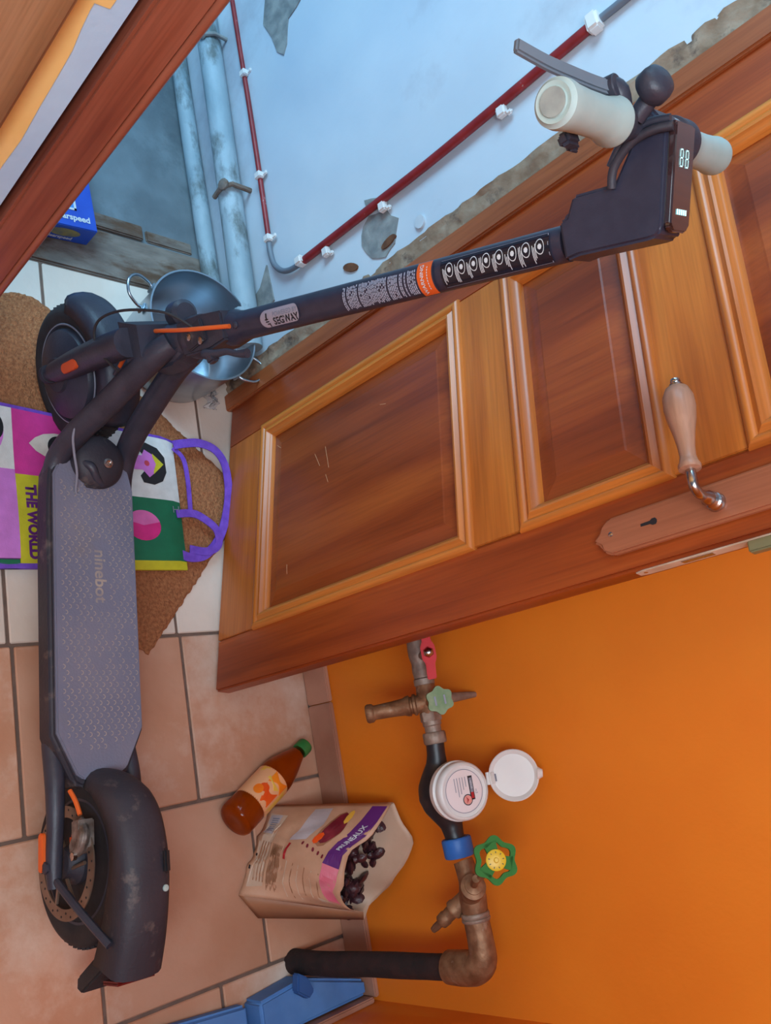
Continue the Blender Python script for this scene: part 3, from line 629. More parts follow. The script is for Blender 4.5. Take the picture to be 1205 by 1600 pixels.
mesh('side_gusset', sideR, 'kraft_d', pc, smooth=True); mesh('side_gusset', sideL, 'kraft', pc, smooth=True); mesh('base_gusset', botm, 'kraft_d', pc)
for o_ in pc.children:
    q = o_.modifiers.new('thick', 'SOLIDIFY'); q.thickness = .0008; q.offset = 0
def pf(x, t, lift=.0012):      # x 0..1 across (left to right), t 0..1 up the front sheet
    x = max(0, min(.9999, x)); t = max(0, min(.9999, t)); fx = x*(m_-1); ft = t*NT; i = int(fx); j = int(ft); a = fx-i; b = ft-j
    P = lambda jj, ii: Vf[jj*m_+ii]
    q = P(j, i)*(1-a)*(1-b)+P(j, i+1)*a*(1-b)+P(j+1, i)*(1-a)*b+P(j+1, i+1)*a*b
    return tuple(q+Vector((-.56, -.82, .35))*lift)
def pp_(name, poly, m, lift=.0012, rings=5):
    n = []; 
    for k in range(len(poly)):
        a = poly[k]; b = poly[(k+1) % len(poly)]
        for q in range(5): n.append((a[0]+(b[0]-a[0])*q/5, a[1]+(b[1]-a[1])*q/5))
    return mesh(name, conform(n, lambda x, y: pf(x, y, lift), rings), m, pc)
pp_('printed_band', [(.03, .87), (.42, .80), (.42, .95), (.03, .985)], 'violet')
pp_('printed_band', [(.42, .80), (.60, .80), (.82, .84), (.82, .955), (.60, .93), (.42, .95)], 'rose')
pp_('printed_window', [(p[0], p[1]) for p in ell(.20, .70, .13, .085, 12)], 'kraft_d', .0012, 3)
pp_('printed_fruit', ell(.19, .71, .115, .072, 12), 'maroon', .0018, 3)
pp_('printed_fruit', ell(.27, .66, .05, .035, 8), 'lab_red', .0023, 2)
pp_('printed_fruit', ell(.10, .755, .04, .024, 8), 'lab_yel', .0023, 2)
for k_ in range(5): pp_('printed_dot', ell(.335+.012*k_, .56+.055*k_, .016, .012, 6), 'maroon', .0018, 1)
pp_('sticker', [(.06, .43), (.22, .42), (.34, .40), (.30, .56), (.16, .59), (.05, .57)], 'foil')
pp_('red_bar', [(.36, .42), (.50, .40), (.50, .425), (.36, .445)], 'redink', .0018)
for k_ in range(6): pp_('pleat', [(.50+.0*k_, .44+.068*k_), (.93, .42+.066*k_), (.93, .428+.066*k_), (.50, .448+.068*k_)], 'kraft_d' if k_ % 2 else 'kraft_l', .0014, 2)
for k_ in range(9): pp_('text_line', [(.40, .245+.013*k_), (.40+.5*(1-.05*(k_ % 3)), .235+.013*k_), (.40+.5*(1-.05*(k_ % 3)), .240+.013*k_), (.40, .250+.013*k_)], 'kraft_d', .0018, 1)
pp_('pale_band', [(.80, .74), (.97, .76), (.97, .93), (.84, .92)], 'kraft_l', .0016)
pp_('info_block', [(.10, .04), (.90, .04), (.86, .20), (.12, .22)], 'kraft_l', .0012)
pp_('barcode_panel', [(.12, .05), (.32, .05), (.32, .17), (.12, .17)], 'foil', .0016, 2)
for k_ in range(7): pp_('bar', [(.15+.022*k_, .08), (.15+.022*k_+.011, .08), (.15+.022*k_+.011, .155), (.15+.022*k_, .155)], 'print_grey', .0022, 1)
for k_ in range(4): pp_('text_line', [(.40, .10+.035*k_), (.82, .09+.035*k_), (.82, .10+.035*k_), (.40, .11+.035*k_)], 'kraft_d', .0018, 1)
pp_('symbol', ell(.55, .045, .018, .012, 6), 'print_black', .002, 1); pp_('symbol', [(.68, .03), (.72, .03), (.72, .05), (.68, .05)], 'print_black', .002, 1)
text('printed_words', 'PRUNEAUX', .0165, lambda x, y: pf(.225-x/.175*.62, .905+x*.42-y/.26*.9, .0024), 'print_white', pc, bold=.0003, sx=.62)
pr2 = []
rr = random.Random(11)
for k_ in range(85):
    x = rr.uniform(.15, .95); c = Vector(ftop[int(x*(len(ftop)-1))]).lerp(Vector(btop[int(x*(len(ftop)-1))]), rr.uniform(.25, .75))-PO; c.z -= rr.uniform(.03, .075)
    q_ = rr.uniform(.8, 1.5); pr2.append(lathe([(.002*q_, -.007), (rr.uniform(.006, .010)*q_, -.005), (rr.uniform(.010, .013)*q_, 0), (rr.uniform(.006, .010)*q_, .004), (.002*q_, .006)], c, (rr.uniform(-1, 1), rr.uniform(-1, 1), .6), 9, sx=rr.uniform(.6, 1)))
fill = mesh('dried_fruit', join(*pr2), 'prune', pc, smooth=True); fill['kind'] = 'stuff'
# blue foam offcuts along the right wall
for nm, lb, pts, z0, z1 in (('foam_block', 'pale blue foam strip behind the black pipe along right skirting', [(.415, 1.035), (.462, 1.183), (.490, 1.183), (.490, .935), (.425, .935)], 0, .058),
                            ('foam_block', 'long flat blue foam strip on floor at lower right corner of wall', [(.404, .70), (.427, .925), (.488, .925), (.488, .62), (.404, .62)], 0, .03)):
    fb = mesh(nm, prism(pts, z0, z1, lambda x, y, z: (x, y, z)), 'bluefoam', bevel=.006, seg=3, smooth=True); tag(fb, lb, 'foam', group=None)
fw = mesh('foam_wedge', prism([(.398, 1.012), (.412, 1.034), (.438, 1.045), (.448, 1.030), (.430, 1.006)], .058, .078, lambda x, y, z: (x, y, z-.001)), mat('blue_foam_dark', s(40, 80, 140), s(50, 92, 152), rough=.7), bevel=.003)
tag(fw, 'small dark blue wedge lying on the pale blue foam beside black pipe', 'foam')
# ================================================================ WATER METER AND PIPES
wm = empty('water_meter', 'water meter with white open lid, black pipe and brass valves on orange wall', 'water meter', loc=(.396, 1.062, 0))
WO = Vector((.396, 1.062, 0))
def wmesh(name, g, m, parent=wm, **k):
    off = WO; V = [tuple(Vector(v)-off) for v in g[0]]; return mesh(name, (V, g[1]), m, parent, smooth=True, **k)
rr = random.Random(2)
wmesh('black_pipe', tube([(.397, 1.062, -.004), (.398, 1.068, .1), (.396, 1.08, .2), (.396, 1.09, .3), (.395, 1.098, .405)], [.0235, .0215, .022, .021, .0215, .0205, .021], 20, sm=6), 'lagging')
wmesh('elbow', tube([(.395, 1.098, .385), (.395, 1.099, .42), (.392, 1.10, .445), (.378, 1.10, .462), (.352, 1.10, .465), (.318, 1.10, .464)], [.0265, .0275, .0275, .026, .0225, .0215, .021], 22, sm=5), 'brass')
wmesh('pipe_thread', lathe([(.0225, 0), (.024, .002), (.024, .005), (.0225, .006), (.0238, .008), (.0238, .012), (.0225, .014)], (.322, 1.1, .464), (-1, 0, 0), 24), 'greybrass')
wmesh('valve_body', tube([(.318, 1.10, .464), (.300, 1.10, .465), (.27, 1.10, .466), (.245, 1.10, .463), (.228, 1.10, .459)], [.019, .0215, .023, .018, .0175, .0165], 20, sm=4), 'brass')
bon = Vector((.262, 1.066, .510)); wc_ = Vector((.224, 1.03, .590))
bd_ = (Vector((.259, 1.068, .503))-Vector((.285, 1.10, .46))).normalized()
wmesh('bonnet', lathe([(.018, 0), (.018, .04), (.0205, .042), (.0205, .052), (.014, .055), (.014, .058), (.009, .060), (.006, .062), (.006, .09)], (.285, 1.10, .46), bd_, 26), 'brass')
hw_n = Vector((-.12, -.62, .78)).normalized()
WC = Vector((.2175, 1.045, .578))
wmesh('valve_stem', tube([Vector((.285, 1.10, .46))+bd_*.075, (.2175+.01, 1.055, .565), WC], .0055, 10), 'brass')
def handwheel(name, C_, nrm, R_, lobes, m, hub, th_=.008, holes=True):
    u, v, w = basis(nrm); V = []; F = []; n = 120
    def P(r, a, h): return tuple(C_+u*(r*math.cos(a))+v*(r*math.sin(a))+w*h)
    g = []
    rad = lambda a: R_*(1+.10*math.cos(lobes*a))
    if holes:
        for r0_, r1_ in ((.80, 1.0),):
            V = []; F = []
            for k in range(n):
                a = 2*PI*k/n; R1 = rad(a)
                V += [P(R1*.74, a, -th_/2), P(R1, a, -th_/2), P(R1, a, th_/2), P(R1*.74, a, th_/2)]
            for k in range(n):
                j = (k+1) % n
                for q in range(4): F.append((k*4+q, k*4+(q+1) % 4, j*4+(q+1) % 4, j*4+q))
            g.append((V, F))
        for k in range(3):
            a0 = 2*PI*k/3+.3
            V = []; 
            for h in (-th_/2, th_/2):
                for rr_, da in ((.30, .9), (.86, .38), (.86, -.38), (.30, -.9)): V.append(P(R_*rr_, a0+da, h))
            g.append((V, [(0, 1, 2, 3), (7, 6, 5, 4), (0, 4, 5, 1), (1, 5, 6, 2), (2, 6, 7, 3), (3, 7, 4, 0)]))
        g.append(lathe([(R_*.4, -th_*.6), (R_*.4, th_*.6)], C_, nrm, 24))
    else:
        V = []; 
        for h in (-th_/2, th_/2): V += [P(rad(2*PI*k/n), 2*PI*k/n, h) for k in range(n)]
        F = [tuple(range(n))[::-1], tuple(range(n, 2*n))]+[(i, (i+1) % n, n+(i+1) % n, n+i) for i in range(n)]
        g.append((V, F))
    hw = wmesh(name, join(*g), m)
    return hw, u, v, w
hw, hu, hv, hwn = handwheel('handwheel', WC, hw_n, .0325, 6, 'greenwheel', 'yellowcap')
wmesh('wheel_cap', lathe([(.0155, .004), (.0155, .0075), (.013, .009), (.004, .009), (.003, .011)], WC, hw_n, 28), 'yellowcap', hw)
# small marks around the yellow cap
g = []
for k in range(9):
    a = 2*PI*k/9; c = WC+hu*(.0112*math.cos(a))+hv*(.0112*math.sin(a))+hwn*.0091
    g.append(box((0, 0, 0), (.0025, .0012, .0006), Matrix.Translation(c) @ Matrix((hu, hv, hwn)).transposed().to_4x4() @ Matrix.Rotation(a, 4, 'Z')))
wmesh('marks', join(*g), 'print_black', hw)
dv = (Vector((.326, 1.075, .395))-Vector((.282, 1.10, .458))).normalized()
wmesh('drain_branch', lathe([(.014, 0), (.0145, .03), (.016, .032), (.016, .038), (.012, .040), (.011, .055), (.0125, .057), (.0115, .068), (.0095, .070)], (.282, 1.10, .458), dv, 22), 'brass')
wmesh('drain_plug', lathe([(.0065, .068), (.0065, .082), (.005, .090), (.002, .091)], (.282, 1.10, .458), dv, 8), 'rust')
wmesh('blue_nut', lathe([(.0245, 0), (.026, .002), (.026, .028), (.0245, .031)], (.222, 1.10, .454), (-1, -.02, -.03), 12), 'bluenut', bevel=.0015)
wmesh('meter_body', tube([(.200, 1.10, .452), (.185, 1.10, .450), (.168, 1.10, .448), (.150, 1.10, .445), (.130, 1.10, .441), (.110, 1.10, .438), (.090, 1.10, .438), (.072, 1.10, .440), (.055, 1.10, .443), (.030, 1.10, .446)], [.0165, .0165, .019, .028, .037, .0405, .037, .027, .0185, .0160, .0158], 28, sm=4), 'meterblack')
mn = Vector((.04, -.34, .94)).normalized(); MC = Vector((.1155, 1.088, .487))
head = wmesh('meter_head', lathe([(.028, -.03), (.030, -.012), (.0475, -.008), (.0485, -.004), (.0485, .006), (.0445, .008), (.0445, .012), (.0465, .014), (.0465, .022), (.044, .026), (.041, .027), (.0405, .0245), (.039, .024), (.001, .024)], MC, mn, 56), 'white')
mu = Vector((1, 0, 0)); mu = (mu-mn*mu.dot(mn)).normalized(); mv = mn.cross(mu)
mf = lambda lift: (lambda x, y: tuple(MC+mu*x+mv*y+mn*(.0245+lift)-WO))
mesh('dial', conform(ell(0, 0, .035, .035, 36), mf(.0), 2), mat('dial_card', s(226, 214, 214), rough=.4), head)
mesh('dial_ring', ring_faces(0, 0, .0335, .0345, 48, mf(.0004)), 'print_grey', head)
rect = lambda a, b, c, d_: [(a, b), (c, b), (c, d_), (a, d_)]
mesh('counter_window', conform(rect(-.022, .010, .016, .018), mf(.0006), 1), 'print_black', head)
mesh('counter_digits', conform(rect(-.019, .0115, .004, .0165), mf(.0010), 1), 'print_grey', head)
text('counter_digits', '00238', .0052, lambda x, y: mf(.0014)(x-.008, y+.0140), 'print_white', head)
mesh('counter_digits', conform(rect(.004, .0115, .0135, .0165), mf(.0011), 1), 'redink', head)
mesh('pointer_dial', ring_faces(.0145, .004, .0075, .0088, 30, mf(.0010)), 'print_black', head)
mesh('pointer_dial', conform(ell(.0145, .004, .0072, .0072, 20), mf(.0008), 2), mat('dial_pink', s(226, 150, 140), rough=.4), head)
mesh('pointer', conform([(.009, .001), (.0145, .0055), (.020, .001), (.0145, .003)], mf(.0016), 1), 'redink', head)
for k, (y_, l_) in enumerate(((.004, .016), (-.001, .02), (-.006, .026), (-.011, .03), (-.016, .022))):
    mesh('dial_text', conform(rect(-.022, y_, -.022+l_, y_+.0012), mf(.0006), 1), 'print_grey', head)
text('dial_text', 'm3', .006, lambda x, y: mf(.0006)(x+.004, y+.022), 'print_grey', head)
LC = Vector((.107, 1.150, .562)); ln = Vector((-.05, -.80, .60)).normalized()
lid = wmesh('meter_lid', lathe([(.0405, -.004), (.0415, -.002), (.0415, .004), (.0400, .005), (.0355, .002), (.034, .0005), (.001, .0005)], LC, ln, 48), 'white')
lup = (Vector((0, 0, 1))-ln*ln.z).normalized(); lsd = ln.cross(lup)
wmesh('lid_tab', tube([LC+lup*.039-lsd*.002, LC+lup*.0475-lsd*.003], [.011, .006], 14), 'white', lid)
wmesh('lid_hinge', join(tube([LC-lup*.043-lsd*.010, LC-lup*.043+lsd*.010], .0035, 10), box((0, 0, 0), (.018, .005, .01), Matrix.Translation(LC-lup*.037+ln*.002))), 'white', lid)
wmesh('lid_slot', box((0, 0, 0), (.012, .0015, .002), Matrix.Translation(LC-lup*.030+ln*.003)), 'print_grey', lid)
# pieces to the left of the meter
wmesh('union_nut', lathe([(.019, 0), (.0205, .002), (.0205, .018), (.019, .020)], (.036, 1.10, .447), (-1, 0, 0), 8), 'greybrass', bevel=.001)
wmesh('pipe_nipple', lathe([(.0145, 0), (.0145, .012), (.0165, .014), (.0165, .030), (.0145, .032), (.0145, .045)], (.018, 1.10, .447), (-1, 0, 0), 18), 'greybrass')
wmesh('hex_nut', lathe([(.0185, 0), (.0195, .002), (.0195, .016), (.0185, .018)], (-.002, 1.10, .447), (-1, 0, 0), 6), 'greybrass', bevel=.001)
wmesh('tap_body', tube([(-.015, 1.10, .447), (-.030, 1.10, .448), (-.046, 1.10, .448), (-.07, 1.10, .447)], [.0165, .0195, .019, .0165], 20, sm=4), 'brass')
wmesh('tap_ring', lathe([(.0155, 0), (.0185, .002), (.0185, .012), (.0155, .014)], (-.064, 1.10, .447), (-1, 0, 0), 20), 'greybrass')
spd = (Vector((-.034, 1.03, .370))-Vector((-.035, 1.095, .447))).normalized()
wmesh('spout', lathe([(.0155, 0), (.0155, .016), (.0185, .018), (.0185, .022), (.0150, .024), (.0150, .027), (.0180, .029), (.0175, .034), (.0150, .040), (.0135, .06), (.0125, .092), (.0160, .096), (.0165, .104), (.0145, .107), (.010, .107), (.0095, .095)], (-.035, 1.095, .447), spd, 26), 'brass')
gn = Vector((.02, -.60, .80)).normalized(); GC = Vector((-.033, 1.055, .517))
gw, *_r = handwheel('tap_handwheel', GC, gn, .0215, 6, 'palegreen', None, .010, False)
wmesh('tap_stem', tube([(-.034, 1.10, .45), GC], .010, 14), 'brass')
for sgn in (-1, 1):
    wmesh('slot', box((0, 0, 0), (.015, .003, .002), Matrix.Translation(GC+gn*.0052) @ Matrix((_r[0], _r[1], _r[2])).transposed().to_4x4() @ Matrix.Translation((0, sgn*.008, 0))), 'print_grey', gw)
wmesh('wall_hook', tube([(-.036, 1.09, .462), (-.036, 1.14, .468), (-.035, 1.205, .470)], [.007, .009, .005], 10), 'greybrass')
wmesh('ball_valve', tube([(-.078, 1.10, .447), (-.095, 1.10, .447), (-.11, 1.10, .447), (-.128, 1.10, .447), (-.150, 1.10, .447)], [.0165, .018, .0165, .0195, .0195, .0175], 14, sm=4), 'greybrass')
wmesh('supply_pipe', tube([(-.148, 1.10, .447), (-.25, 1.115, .447), (-.32, 1.16, .447), (-.33, 1.205, .447)], .014, 14, sm=4), 'brass')
rn = Vector((0, -.70, .71)); RC = Vector((-.115, 1.068, .500))
u, v, w = Vector((1, 0, 0)), Vector((0, .71, .70)), rn
lv = prism([(-.055, .006), (-.055, -.007), (-.020, -.008), (-.010, -.0125), (.010, -.0125), (.018, -.008), (.045, -.0095), (.045, .006), (.020, .008), (.010, .0125), (-.010, .0125), (-.020, .008)], -.004, .003, lambda x, y, h: tuple(RC+u*x+v*y+w*h))
rl = wmesh('red_lever', lv, 'redlever', bevel=.0015)
wmesh('lever_nut', lathe([(.0095, .003), (.0095, .006), (.006, .010), (.002, .011)], RC, rn, 6), 'chrome', rl)
wmesh('lever_stem', tube([(-.115, 1.10, .45), RC], .008, 10), 'greybrass')
# ================================================================ SCOOTER
BM = ((0.9977882, 0.06615736, 0.00647084), (-0.06647307, 0.99304939, 0.09713), (0, -0.09734531, 0.99525067))
SO = Vector((-.303, .633, 0.0))
SM = Matrix(((BM[0][0], BM[0][1], BM[0][2], SO.x), (BM[1][0], BM[1][1], BM[1][2], SO.y), (BM[2][0], BM[2][1], BM[2][2], SO.z), (0, 0, 0, 1)))
sc = empty('kick_scooter', 'black folding electric scooter with pale grips standing on mat before the wooden door', 'scooter', mx=SM)
AX = Vector((math.sin(math.radians(15.95)), 0, math.cos(math.radians(15.95)))); HB = Vector((-.354, 0, .45)); ST = math.radians(18.71)
RM = Matrix.Rotation(ST, 3, AX)
def stv(q): return tuple(HB+RM @ (Vector(q)-HB))
def st(g): return [stv(v) for v in g[0]], g[1]
def sm_(name, g, m, parent=sc, **k): return mesh(name, g, m, parent, smooth=k.pop('smooth', True), **k)
# deck
def outline(w, i=0):
    P = [(-.296+i, -.012), (-.290+i, -.034+i*.3), (-.262+i, -.062+i*.5), (-.215+i*.5, -w), (-.15, -w-.003*(i == 0)), (.225-i*.3, -w-.002*(i == 0)), (.298-i, -.047+i*.3), (.306-i, -.035+i*.2), (.302-i, .032-i*.2), (.292-i, .048-i*.3), (.222-i*.3, w), (-.20, w), (-.262+i*.6, .066-i*.3), (-.29+i, .040-i*.2), (-.296+i, .012)]
    return P
hull = [(x*.97, y*.70) for x, y in outline(.081)]; O_ = outline(.081); n_ = len(O_)
V = [(x, y, .078) for x, y in hull]+[(x, y, .128) for x, y in O_]+[(x, y, .163) for x, y in O_]
F = [tuple(range(n_))[::-1], tuple(range(2*n_, 3*n_))]+[(k*n_+i, k*n_+(i+1) % n_, (k+1)*n_+(i+1) % n_, (k+1)*n_+i) for k in range(2) for i in range(n_)]
dk = sm_('deck', (V, F), 'dusty', bevel=.006, seg=3)
sm_('deck_pad', prism(outline(.0755, .012), .160, .1685, lambda x, y, z: (x, y, z)), 'deck', dk, bevel=.002)
g = []
for j in range(46):
    for i in range(11):
        x = -.195+.0098*j; y = -.064+.0125*i+(.006 if j % 2 else 0)
        if random.random() < .14 or abs(y) > .067 or (abs(y-.005) < .013 and -.10 < x < .03) or x > .262-abs(y)*.6: continue
        n = 7; V = []; 
        for k in range(n+1):
            a = -.2+PI*1.15*k/n
            for r in (.0026, .0038): V.append((x+r*math.cos(a), y+r*math.sin(a), .16895))
        g.append((V, [(2*k, 2*k+1, 2*k+3, 2*k+2) for k in range(n)]))
db = mesh('grip_dimples', join(*g), 'deckbump', dk); db['kind'] = 'stuff'
text('deck_lettering', 'ninebot', .030, lambda x, y: (-.035+x, .005+y, .1692), 'deckbump', dk, bold=.0006)
# folding hub
hub = sm_('folding_hub', lathe([(.047, 0), (.049, .008), (.048, .030), (.042, .040), (.026, .046), (.001, .048)], (-.243, .003, .150), (.12, 0, 1), 40), 'dusty')
mesh('hub_screw', lathe([(.009, 0), (.0088, .003), (.005, .004), (.003, .002)], (-.232, .010, .1955), (.12, 0, 1), 24), 'chrome', hub, smooth=True)
sm_('hub_lever', tube([(-.232, -.035, .180), (-.222, -.020, .192), (-.205, -.006, .186), (-.198, .010, .178)], [.006, .008, .007, .005], 10, sm=5), 'black', hub)
sm_('hub_tab', box((-.195, -.008, .172), (.008, .026, .010)), 'dusty', hub, bevel=.003)
# wire rising from deck to head
sm_('wire', tube([(-.175, -.030, .170), (-.18, -.038, .172), (-.205, -.045, .190), (-.235, -.058, .205), (-.262, -.068, .222), (-.285, -.066, .245), (-.295, -.058, .262)], .0022, 8, sm=5), 'print_grey')
# down tubes
sm_('down_tube', tube([(-.345, -.022, .445), (-.328, -.036, .40), (-.296, -.044, .29), (-.270, -.054, .205), (-.240, -.062, .155), (-.19, -.068, .140), (-.10, -.070, .135)], [.020, .021, .0215, .021, .019, .013, .009], 16, sm=5), 'black')
sm_('down_tube', tube([(-.345, .022, .44), (-.345, .036, .37), (-.315, .046, .28), (-.285, .056, .205), (-.250, .066, .155), (-.19, .074, .135), (-.10, .076, .130)], [.020, .021, .0215, .021, .020, .016, .012], 16, sm=5), 'black')
def onax(t, q=(0, 0, 0)): return tuple(HB+AX*t+Vector(q))
sm_('head_tube', lathe([(.026, -.06), (.031, -.055), (.031, .02), (.027, .03)], HB, AX, 28), 'black')
sm_('head_gusset', prism([(-.375, .375), (-.325, .375), (-.312, .44), (-.325, .475), (-.365, .47)], -.024, .024, lambda x, z, y: (x, y, z)), 'black', bevel=.010, seg=3)
# front assembly (steered)
fl = sm_('front_fork', st(join(prism([(-.418, .385), (-.350, .375), (-.345, .415), (-.392, .43)], -.066, .066, lambda x, z, y: (x, y, z)),
    tube([(-.376, -.072, .40), (-.392, -.074, .33), (-.410, -.074, .24), (-.424, -.074, .17)], [.024, .025, .023, .018], 14, sm=4),
    tube([(-.376, .072, .40), (-.392, .074, .33), (-.410, .074, .24), (-.424, .074, .17)], [.024, .025, .023, .018], 14, sm=4),
    tube([(-.424, -.074, .172), (-.430, -.074, .140)], .0135, 12), tube([(-.424, .074, .172), (-.430, .074, .140)], .0135, 12))), 'black', bevel=.0)
sm_('fork_end_ring', st(lathe([(.0165, 0), (.0172, .002), (.0172, .009), (.0125, .010), (.0115, .004)], (-.4285, -.074, .151), (-.19, 0, -1), 24)), 'dusty', fl)
def capsule(L_, w_, h_, n=10):
    P = [(L_/2+w_*math.cos(a), w_*math.sin(a)) for a in [-PI/2+PI*k/n for k in range(n+1)]]+[(-L_/2+w_*math.cos(a), w_*math.sin(a)) for a in [PI/2+PI*k/n for k in range(n+1)]]
    return P
q = [(x, y) for x, y in capsule(.032, .0085, 0)]
ra = Vector((-.17, 0, -1)).normalized(); rb = Vector((-1, 0, .17)).normalized(); rn_ = Vector((0, -1, 0)); rc = Vector((-.398, -.097, .258))
sm_('reflector', st(prism(q, -.004, .003, lambda x, y, h: tuple(rc+ra*x+rb*y+rn_*h))), 'orangedeep', fl, bevel=.001, label='orange capsule reflector')
def wheel(c, steer, prefix):
    f = st if steer else (lambda g: g)
    tp = [(.088, -.022), (.098, -.027), (.112, -.029), (.122, -.024), (.1262, -.014), (.1275, 0), (.1262, .014), (.122, .024), (.112, .029), (.098, .027), (.088, .022)]
    w = sm_('wheel', f(lathe(tp, c, (0, 1, 0), 72)), 'rubber')
    rim = sm_('rim', f(lathe([(.090, -.020), (.092, -.024), (.088, -.024), (.084, -.016), (.060, -.014), (.060, .014), (.084, .016), (.092, .024)], c, (0, 1, 0), 64)), 'black', w)
    g = []
    for k in range(60):
        a = 2*PI*k/60
        for sd in (-1, 1):
            p0 = Vector((c[0]+.1255*math.cos(a), sd*.012+c[1], c[2]+.1255*math.sin(a)))
            g.append(box((0, 0, 0), (.006, .013, .004), Matrix.Translation(p0) @ Matrix.Rotation(-a+PI/2, 4, 'Y') @ Matrix.Rotation(sd*.4, 4, 'Z')))
    sm_('tread', f(join(*g)), 'rubber', w, smooth=False)
    return w
fw_ = wheel((-.434, 0, .127), True, 'front')
sm_('hub_motor', st(lathe([(.030, -.052), (.032, -.046), (.062, -.040), (.080, -.034), (.083, -.028), (.083, .028), (.080, .034), (.062, .040), (.03, .046)], (-.434, 0, .127), (0, 1, 0), 48)), 'black', fw_)
sm_('rim_line', st(lathe([(.0895, -.0275), (.0915, -.028), (.0925, -.0265)], (-.434, 0, .127), (0, 1, 0), 64, cap=False)), 'print_grey', fw_)
sm_('axle_nut', st(lathe([(.012, -.062), (.013, -.058), (.013, -.05)], (-.434, 0, .127), (0, 1, 0), 6)), 'black', fw_)
def fender(c, ro, w, a0, a1, side, f, n=26, endtilt=0):
    sec = [(-w, -side), (-w, -.004), (-w*.86, .004), (-w*.5, .009), (0, .011), (w*.5, .009), (w*.86, .004), (w, -.004), (w, -side)]
    V = []; F = []; m = len(sec)
    for k in range(n+1):
        a = a0+(a1-a0)*k/n
        for yy, hh_ in sec: r = ro+hh_; V.append((c[0]+r*math.cos(a), c[1]+yy, c[2]+r*math.sin(a)))
    for k in range(n):
        for i in range(m-1): F.append((k*m+i, k*m+i+1, (k+1)*m+i+1, (k+1)*m+i))
    return f((V, F))
ff = sm_('front_fender', fender((-.434, 0, .127), .140, .036, math.radians(28), math.radians(142), .028, st), 'black')
q = ff.modifiers.new('thick', 'SOLIDIFY'); q.thickness = .003
# folding joint box at head top
jb = sm_('folding_joint', st(join(prism([(-.372, .475), (-.318, .470), (-.302, .535), (-.300, .575), (-.342, .585), (-.360, .53)], -.030, .030, lambda x, z, y: (x, y, z)), lathe([(.031, .02), (.034, .03), (.034, .055), (.030, .06)], HB, AX, 28))), 'black', bevel=.005, seg=2)
sm_('joint_plate', st(box((-.334, -.032, .515), (.034, .006, .05), None)), 'dusty', jb, bevel=.002)
sm_('screw', st(lathe([(.006, 0), (.006, .003), (.003, .004)], (-.336, -.034, .505), (0, -1, 0), 14)), 'chrome', jb)
sm_('screw', st(lathe([(.006, 0), (.006, .003), (.003, .004)], (-.320, -.034, .528), (0, -1, 0), 14)), 'chrome', jb)
sm_('latch_lever', st(tube([(-.304, -.020, .515), (-.297, -.036, .530), (-.288, -.036, .552), (-.281, -.034, .575), (-.270, -.032, .592), (-.262, -.030, .612)], [.008, .008, .0065, .005, .005, .007], 10, sm=5)), 'black', jb)
sm_('latch_knob', st(box((-.286, -.036, .542), (.016, .014, .018))), 'black', jb, bevel=.003)
sm_('upper_lump', st(lathe([(.018, -.03), (.022, -.026), (.022, .0), (.016, .006)], (-.392, 0, .47), (.3, -.2, 1), 20)), 'black', jb)
# stem
stm = sm_('stem', st(lathe([(.024, .115), (.0265, .118), (.0265, .135), (.0225, .145), (.0215, .16), (.0205, .30), (.0195, .69)], HB, AX, 40)), 'stem')
sm_('stem_button', st(lathe([(.005, 0), (.005, .002), (.003, .0035)], onax(.155, (0, -.022, 0)), (0, -1, 0), 14)), 'black', stm)
camL = Vector((.091, -.843, 1.506))
c0 = (camL-(HB+AX*.4)); c0 -= AX*c0.dot(AX); c0.normalize(); c1 = AX.cross(c0)
def stemfn(r, t0=0):
    def f(x, y):
        rr_ = r; a = y/.0205
        return stv(HB+AX*(t0+x)+c0*(rr_*math.cos(a))+c1*(rr_*math.sin(a)))
    return f
def sticker(name, x0, x1, y0, y1, m, r=.0225, nx=4, ny=12, parent=None): return mesh(name, strip(stemfn(r), x0, x1, y0, y1, nx, ny), m, parent or stm, smooth=True)
# 'powered by' capsule
ss = lambda r: stemfn(r)
cap_ = [(.250+x, y) for x, y in capsule(.056, .0115, 0, 12)]
bp_ = mesh('badge', conform(cap_, lambda x, y: stemfn(.0228)(x, y-.001), 6), 'silver', stm, smooth=True)
SY = 1
text('badge_text', 'POWERED BY', .0082, lambda x, y: stemfn(.0233)(.262+x, -y-.0045), 'print_grey', bp_, bold=.0001)
text('badge_text', 'SEGWAY', .0125, lambda x, y: stemfn(.0233)(.262+x, -y+.0045), 'print_black', bp_, bold=.0004)
mesh('badge_logo', join(*[strip(stemfn(.0233), .2205+a, .2205+a+l, b, b+w, 1, 2) for a, l, b, w in ((.002, .003, -.008, .009), (0, .007, -.001, .0015), (.001, .007, .002, .0015), (.003, .006, .005, .0015), (.007, .002, .006, .004))]), 'print_black', bp_)
# fine print block
R_ = .0225
sticker('fine_print_field', .372, .522, -.016, .016, 'stem', .0219)
g = []; rr = random.Random(8)
x = .374
while x < .496:
    y = -.0155+rr.uniform(0, .002)
    while y < .012:
        l = rr.uniform(.002, .008); g.append(strip(stemfn(.0222), x, x+.0014, y, min(y+l, .0145), 1, 1)); y += l+.0007
    x += .0026 if rr.random() > .12 else .0052
mesh('fine_print', join(*g), 'print_pale', stm)['kind'] = 'stuff'
sticker('warning_strip', .498, .520, -.0215, .0215, 'orangep', .0221)
text('warning_text', 'WARNING', .0072, lambda x, y: stemfn(.0226)(.506-y, -x), 'print_white', stm, bold=.0001)
g = []
for k in range(9): g.append(strip(stemfn(.0226), .513, .5142, -.014+.003*k, -.012+.003*k, 1, 1))
mesh('warning_lines', join(*g), 'print_white', stm)
